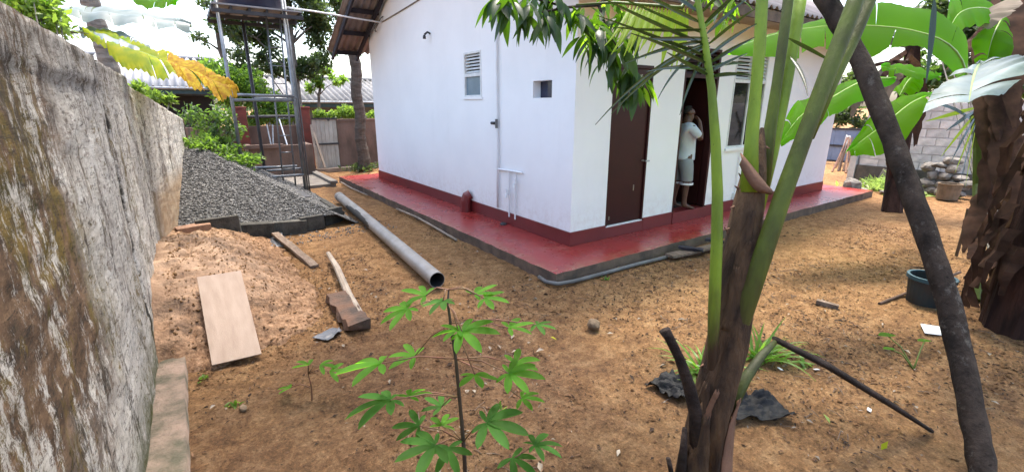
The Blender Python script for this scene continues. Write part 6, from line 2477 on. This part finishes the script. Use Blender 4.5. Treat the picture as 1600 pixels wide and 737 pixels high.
pel = jn(0, 0, .82, (.105, .112))
ab = jn(.03, 0, .96, (.108, .112), pel)
ch = jn(.0, 0, 1.13, (.12, .145), ab)
nb_ = jn(-.015, 0, 1.29, (.075, .10), ch)
nk = jn(.005, 0, 1.35, .058, nb_)
hb = jn(.03, 0, 1.40, .074, nk)
hm = jn(.03, 0, 1.47, .086, hb)
ht = jn(.02, 0, 1.535, .062, hm)
nose = jn(.112, 0, 1.445, .013, hm)
chin = jn(.085, 0, 1.385, .028, hb)
earr = jn(.02, -.088, 1.45, .016, hm)
earl = jn(.02, .088, 1.45, .016, hm)
for sg in (-1, 1):
    sh = jn(-.01, sg * .165, 1.26, .058, nb_)
    if sg == -1:        # right arm raised to the mouth
        el = jn(.14, -.21, 1.07, .040, sh)
        wr = jn(.17, -.10, 1.30, .027, el)
        pa = jn(.16, -.065, 1.36, .030, wr)
        for k in range(4):
            f0 = jn(.150 - .0 * k, -.055 + .012 * k, 1.392 - .004 * k, .010, pa)
            f1_ = jn(.135, -.03 + .012 * k, 1.412 - .008 * k, .0085, f0)
            jn(.122, -.012 + .010 * k, 1.408 - .010 * k, .0075, f1_)
        t0 = jn(.145, -.085, 1.375, .011, pa)
        jn(.125, -.075, 1.40, .009, t0)
    else:               # left arm hanging
        el = jn(.03, .23, 1.02, .040, sh)
        wr = jn(.09, .22, .80, .027, el)
        pa = jn(.10, .215, .74, .031, wr)
        for k in range(4):
            f0 = jn(.085 + .016 * k, .215, .685, .010, pa)
            jn(.09 + .014 * k, .205, .645 + .004 * k, .008, f0)
        t0 = jn(.135, .205, .715, .010, pa)
        jn(.14, .195, .68, .009, t0)
for sg in (-1, 1):
    off = .06 if sg == -1 else -.03
    hp = jn(0, sg * .085, .76, .098, pel)
    kn = jn(.02 + off * .5, sg * .085, .44, .058, hp)
    cf = jn(.0 + off * .7, sg * .085, .30, .052, kn)
    an = jn(-.02 + off, sg * .085, .075, .034, cf)
    he = jn(-.03 + off, sg * .088, .03, .030, an)
    bl2 = jn(.10 + off, sg * .10, .025, (.036, .024), an)
    jn(.16 + off, sg * .105, .018, (.028, .015), bl2)


def ensure_skin(name, joints, edges, mat, sub=2):
    me = bpy.data.meshes.new(name)
    bm = bmesh.new()
    sk = bm.verts.layers.skin.verify()
    vs = []
    for j in joints:
        v = bm.verts.new(j[:3])
        r = j[3] if isinstance(j[3], tuple) else (j[3], j[3])
        v[sk].radius = r
        v[sk].use_root = len(vs) == 0
        vs.append(v)
    for a, b in edges:
        bm.edges.new((vs[a], vs[b]))
    bm.to_mesh(me)
    bm.free()
    me.materials.append(mat)
    o = bpy.data.objects.new(name, me)
    COL.objects.link(o)
    o.parent = mn
    ORG[o.name] = ORG[mn.name]
    md = o.modifiers.new('skin', 'SKIN')
    md.use_smooth_shade = True
    s2 = o.modifiers.new('sub', 'SUBSURF')
    s2.levels = sub
    s2.render_levels = sub
    return o


ensure_skin('body', J, Ed, MT['skin'])
SJ = [(.01, 0, .745, (.18, .19)), (.012, 0, .80, (.165, .178)), (.035, 0, .95, (.150, .155)), (.01, 0, 1.13, (.140, .165)), (-.015, 0, 1.27, (.10, .13)), (-.005, 0, 1.325, (.078, .09)),
      (-.01, -.17, 1.25, .074), (.07, -.20, 1.155, .068), (.105, -.205, 1.11, .066), (-.01, .17, 1.25, .074), (.015, .215, 1.13, .068), (.02, .222, 1.07, .066)]
ensure_skin('tshirt', SJ, [(0, 1), (1, 2), (2, 3), (3, 4), (4, 5), (4, 6), (6, 7), (7, 8), (4, 9), (9, 10), (10, 11)], MT['shirt'])
HJ = [(.0, 0, .84, (.11, .12)), (.0, -.01, .78, (.118, .135)), (.01, -.088, .70, .118), (.045, -.09, .46, .098), (.045, -.09, .435, .098), (.0, .088, .70, .118), (.0, .09, .46, .098), (.0, .09, .435, .098)]
ensure_skin('shorts', HJ, [(0, 1), (1, 2), (2, 3), (3, 4), (1, 5), (5, 6), (6, 7)], MT['shorts'])
m = MB()
for x, y in ((.045, -.09), (.0, .09)):
    m.v = m.v
    m.lathe((x + 6.20, y + 4.32, .287 + .395), [(.099, 0), (.103, .0), (.103, .03), (.099, .03), (.099, 0)], 18)
m.build('shorts_hem', MT['trim'], mn)
# short grey hair cap
bm = bmesh.new()
bmesh.ops.create_uvsphere(bm, u_segments=18, v_segments=12, radius=1)
for v in list(bm.verts):
    if v.co.z < -.40 + max(0, v.co.x + .45) * 1.3 + random.uniform(-.06, .06):
        bm.verts.remove(v)
for v in bm.verts:
    v.co = Vector((.018 + v.co.x * .093, v.co.y * .088, 1.474 + v.co.z * .090)) * 1
me = bpy.data.meshes.new('hair')
bm.to_mesh(me)
bm.free()
me.materials.append(MT['hair'])
o = link_mesh('hair', me, mn)
for sg in (-1, 1):
    m = MB()
    m.lathe((6.20 + .100, 4.32 + sg * .034, .287 + 1.468), [(0, -.009), (.009, 0), (0, .009)], 8)
    m.build('eye', MT['dark_flat'], mn)
mn.rotation_euler = (0, 0, R(-22))

# ------------------------------------------------------------------ litter on the soil
def scatter(n, box, size, asp, mat, name, lift=.006, flatness=.9, dens=None):
    x0, x1, y0, y1 = box
    X = RNG.uniform(x0, x1, n)
    Y = RNG.uniform(y0, y1, n)
    keep = ~((X > 2.95) & (Y > 3.45)) & ~((X < -.28))
    sh = sand_h(np.clip(X, -.5, 1.3), np.clip(Y, 3.45, 7.5))
    keep &= ~((X < 1.3) & (Y > 3.5) & (Y < 7.5) & (sh > .02))
    keep &= ~((X < 2.1) & (Y > 7.2))
    if dens is not None:
        keep &= RNG.uniform(0, 1, n) < dens(X, Y)
    X, Y = X[keep], Y[keep]
    n = len(X)
    P = np.stack([X, Y, ground_z(X, Y) + lift], 1)
    a = RNG.uniform(0, 2 * np.pi, n)
    d = np.stack([np.cos(a), np.sin(a), RNG.normal(0, .12, n)], 1)
    s = np.stack([-np.sin(a), np.cos(a), RNG.normal(0, .35, n)], 1)
    L = size * RNG.uniform(.4, 1.5, n)[:, None]
    upv = np.array([0, 0, 1.0])
    A_ = P
    t = P + d * L
    mid_ = P + d * L * .5 + upv * L * RNG.uniform(-.02, .18, n)[:, None]
    l = mid_ + s * L * asp * .5 + upv * L * .1
    r = mid_ - s * L * asp * .5 + upv * L * .1
    V = np.stack([A_, l, t, r], 1).reshape(-1, 3)
    b = np.arange(n) * 4
    F = np.concatenate([np.stack([b, b + 1, b + 2], 1), np.stack([b, b + 2, b + 3], 1)])
    return tag(np_mesh(name, V, F, mat), kind='stuff')


dn = lambda X, Y: np.clip(.42 + 2.6 * fbm(X * .9, Y * .9, 201, 4), .04, 1)
tag(scatter(24000, (-.3, 9, .2, 8), .022, .4, MT['litter_d'], 'leaf_litter', dens=dn), 'dark scraps of leaf litter strewn over the soil', 'leaf litter')
tag(scatter(30000, (-.3, 9, .2, 8), .028, .35, MT['litter'], 'leaf_litter', dens=dn), 'brown scraps of leaf litter strewn over the soil', 'leaf litter')
tag(scatter(2600, (-.3, 9, .2, 8), .026, .3, MT['litter_p'], 'leaf_litter', dens=dn), 'pale dry scraps of leaf litter strewn over the soil', 'leaf litter')
tag(scatter(1300, (-.2, 8, .2, 6), .05, .35, MT['litter_d'], 'leaf_litter', lift=.012, dens=lambda X, Y: np.clip(.15 + 2.2 * fbm(X * .7 + 4, Y * .7, 231, 4), .02, 1)), 'larger dark dead leaves strewn over the soil', 'leaf litter')
tag(scatter(320, (-.2, 8, .2, 6), .05, .4, MT['litter_p'], 'leaf_litter', lift=.012, dens=dn), 'larger pale dead leaves strewn over the soil', 'leaf litter')
# twigs
n = 1500
X = RNG.uniform(-.2, 8, n)
Y = RNG.uniform(.3, 7, n)
k_ = ~((X > 2.95) & (Y > 3.45)) & (dn(X, Y) > .5) & ~((X < 1.2) & (Y > 3.5))
X, Y = X[k_], Y[k_]
m = MB()
for x, y in zip(X, Y):
    a = random.uniform(0, 6.28)
    l = random.uniform(.03, .12)
    z = float(ground_z(x, y)) + .006
    dx, dy = math.cos(a) * l, math.sin(a) * l
    m.tube([(x, y, z), (x + dx * .5, y + dy * .5, z + .006), (x + dx, y + dy, z)], [.0028, .0024, .0015], 4)
tag(m.build('twigs', MT['wood_old']), 'small dry twigs strewn over the soil', 'twigs', kind='stuff')
# clods and pebbles
n = 11000
X = RNG.uniform(-.25, 8, n)
Y = RNG.uniform(.2, 7.2, n)
k_ = (RNG.uniform(0, 1, n) < dn(X, Y)) & ~((X > 2.95) & (Y > 3.45)) & ~((X < 1.2) & (Y > 3.5) & (sand_h(np.clip(X, -.5, 1.3), np.clip(Y, 3.45, 7.5)) > .02))
X, Y = X[k_], Y[k_]
V, F = stones(np.stack([X, Y, ground_z(X, Y) + .001], 1), RNG.uniform(.004, .012, len(X)) * RNG.choice([1, 1, 1, 1, 2.2], len(X)))
tag(np_mesh('soil_clods', V, F, [MT['soil']]), 'small soil clods and pebbles strewn over the yard', 'clods', kind='stuff')
n = 5000
X = RNG.uniform(-.36, 1.6, n)
Y = RNG.uniform(3.45, 7.3, n)
H_ = np.maximum(sand_h(np.clip(X, -.5, 1.3), np.clip(Y, 3.45, 7.55)), ground_z(X, Y))
k_ = (RNG.uniform(0, 1, n) < np.clip(1.3 - .75 * X, .1, 1)) & ((X < 1.15) | (RNG.uniform(0, 1, n) < .4))
V, F = stones(np.stack([X, Y, H_ + .002], 1)[k_], RNG.uniform(.004, .011, int(k_.sum())) * RNG.choice([1, 1, 1, 1.9], int(k_.sum())))
tag(np_mesh('sand_crumbs', V, F, [MT['soil']]), 'loose crumbs of sand on and round the sand heap', 'sand', kind='stuff')
# fallen single leaves
for x, y, mt, lab in ((870, 529, 'ban_y1', 'small yellow fallen leaf right of the cassava'), (1297, 662, 'clip', 'light green fallen leaf left of the fallen rib'), (1376, 705, 'ban_y1', 'small yellow green fallen leaf at the bottom right'), (850, 512, 'litter_d', 'curled dark dead leaf beside the cassava')):
    p = G(x, y, .015)
    a = random.uniform(0, 6)
    V, F = leaf_cloud(np.array([p]), .07, .45, 1.5)
    tag(np_mesh('fallen_leaf', V, F, MT[mt], base=p), lab, 'fallen leaf')
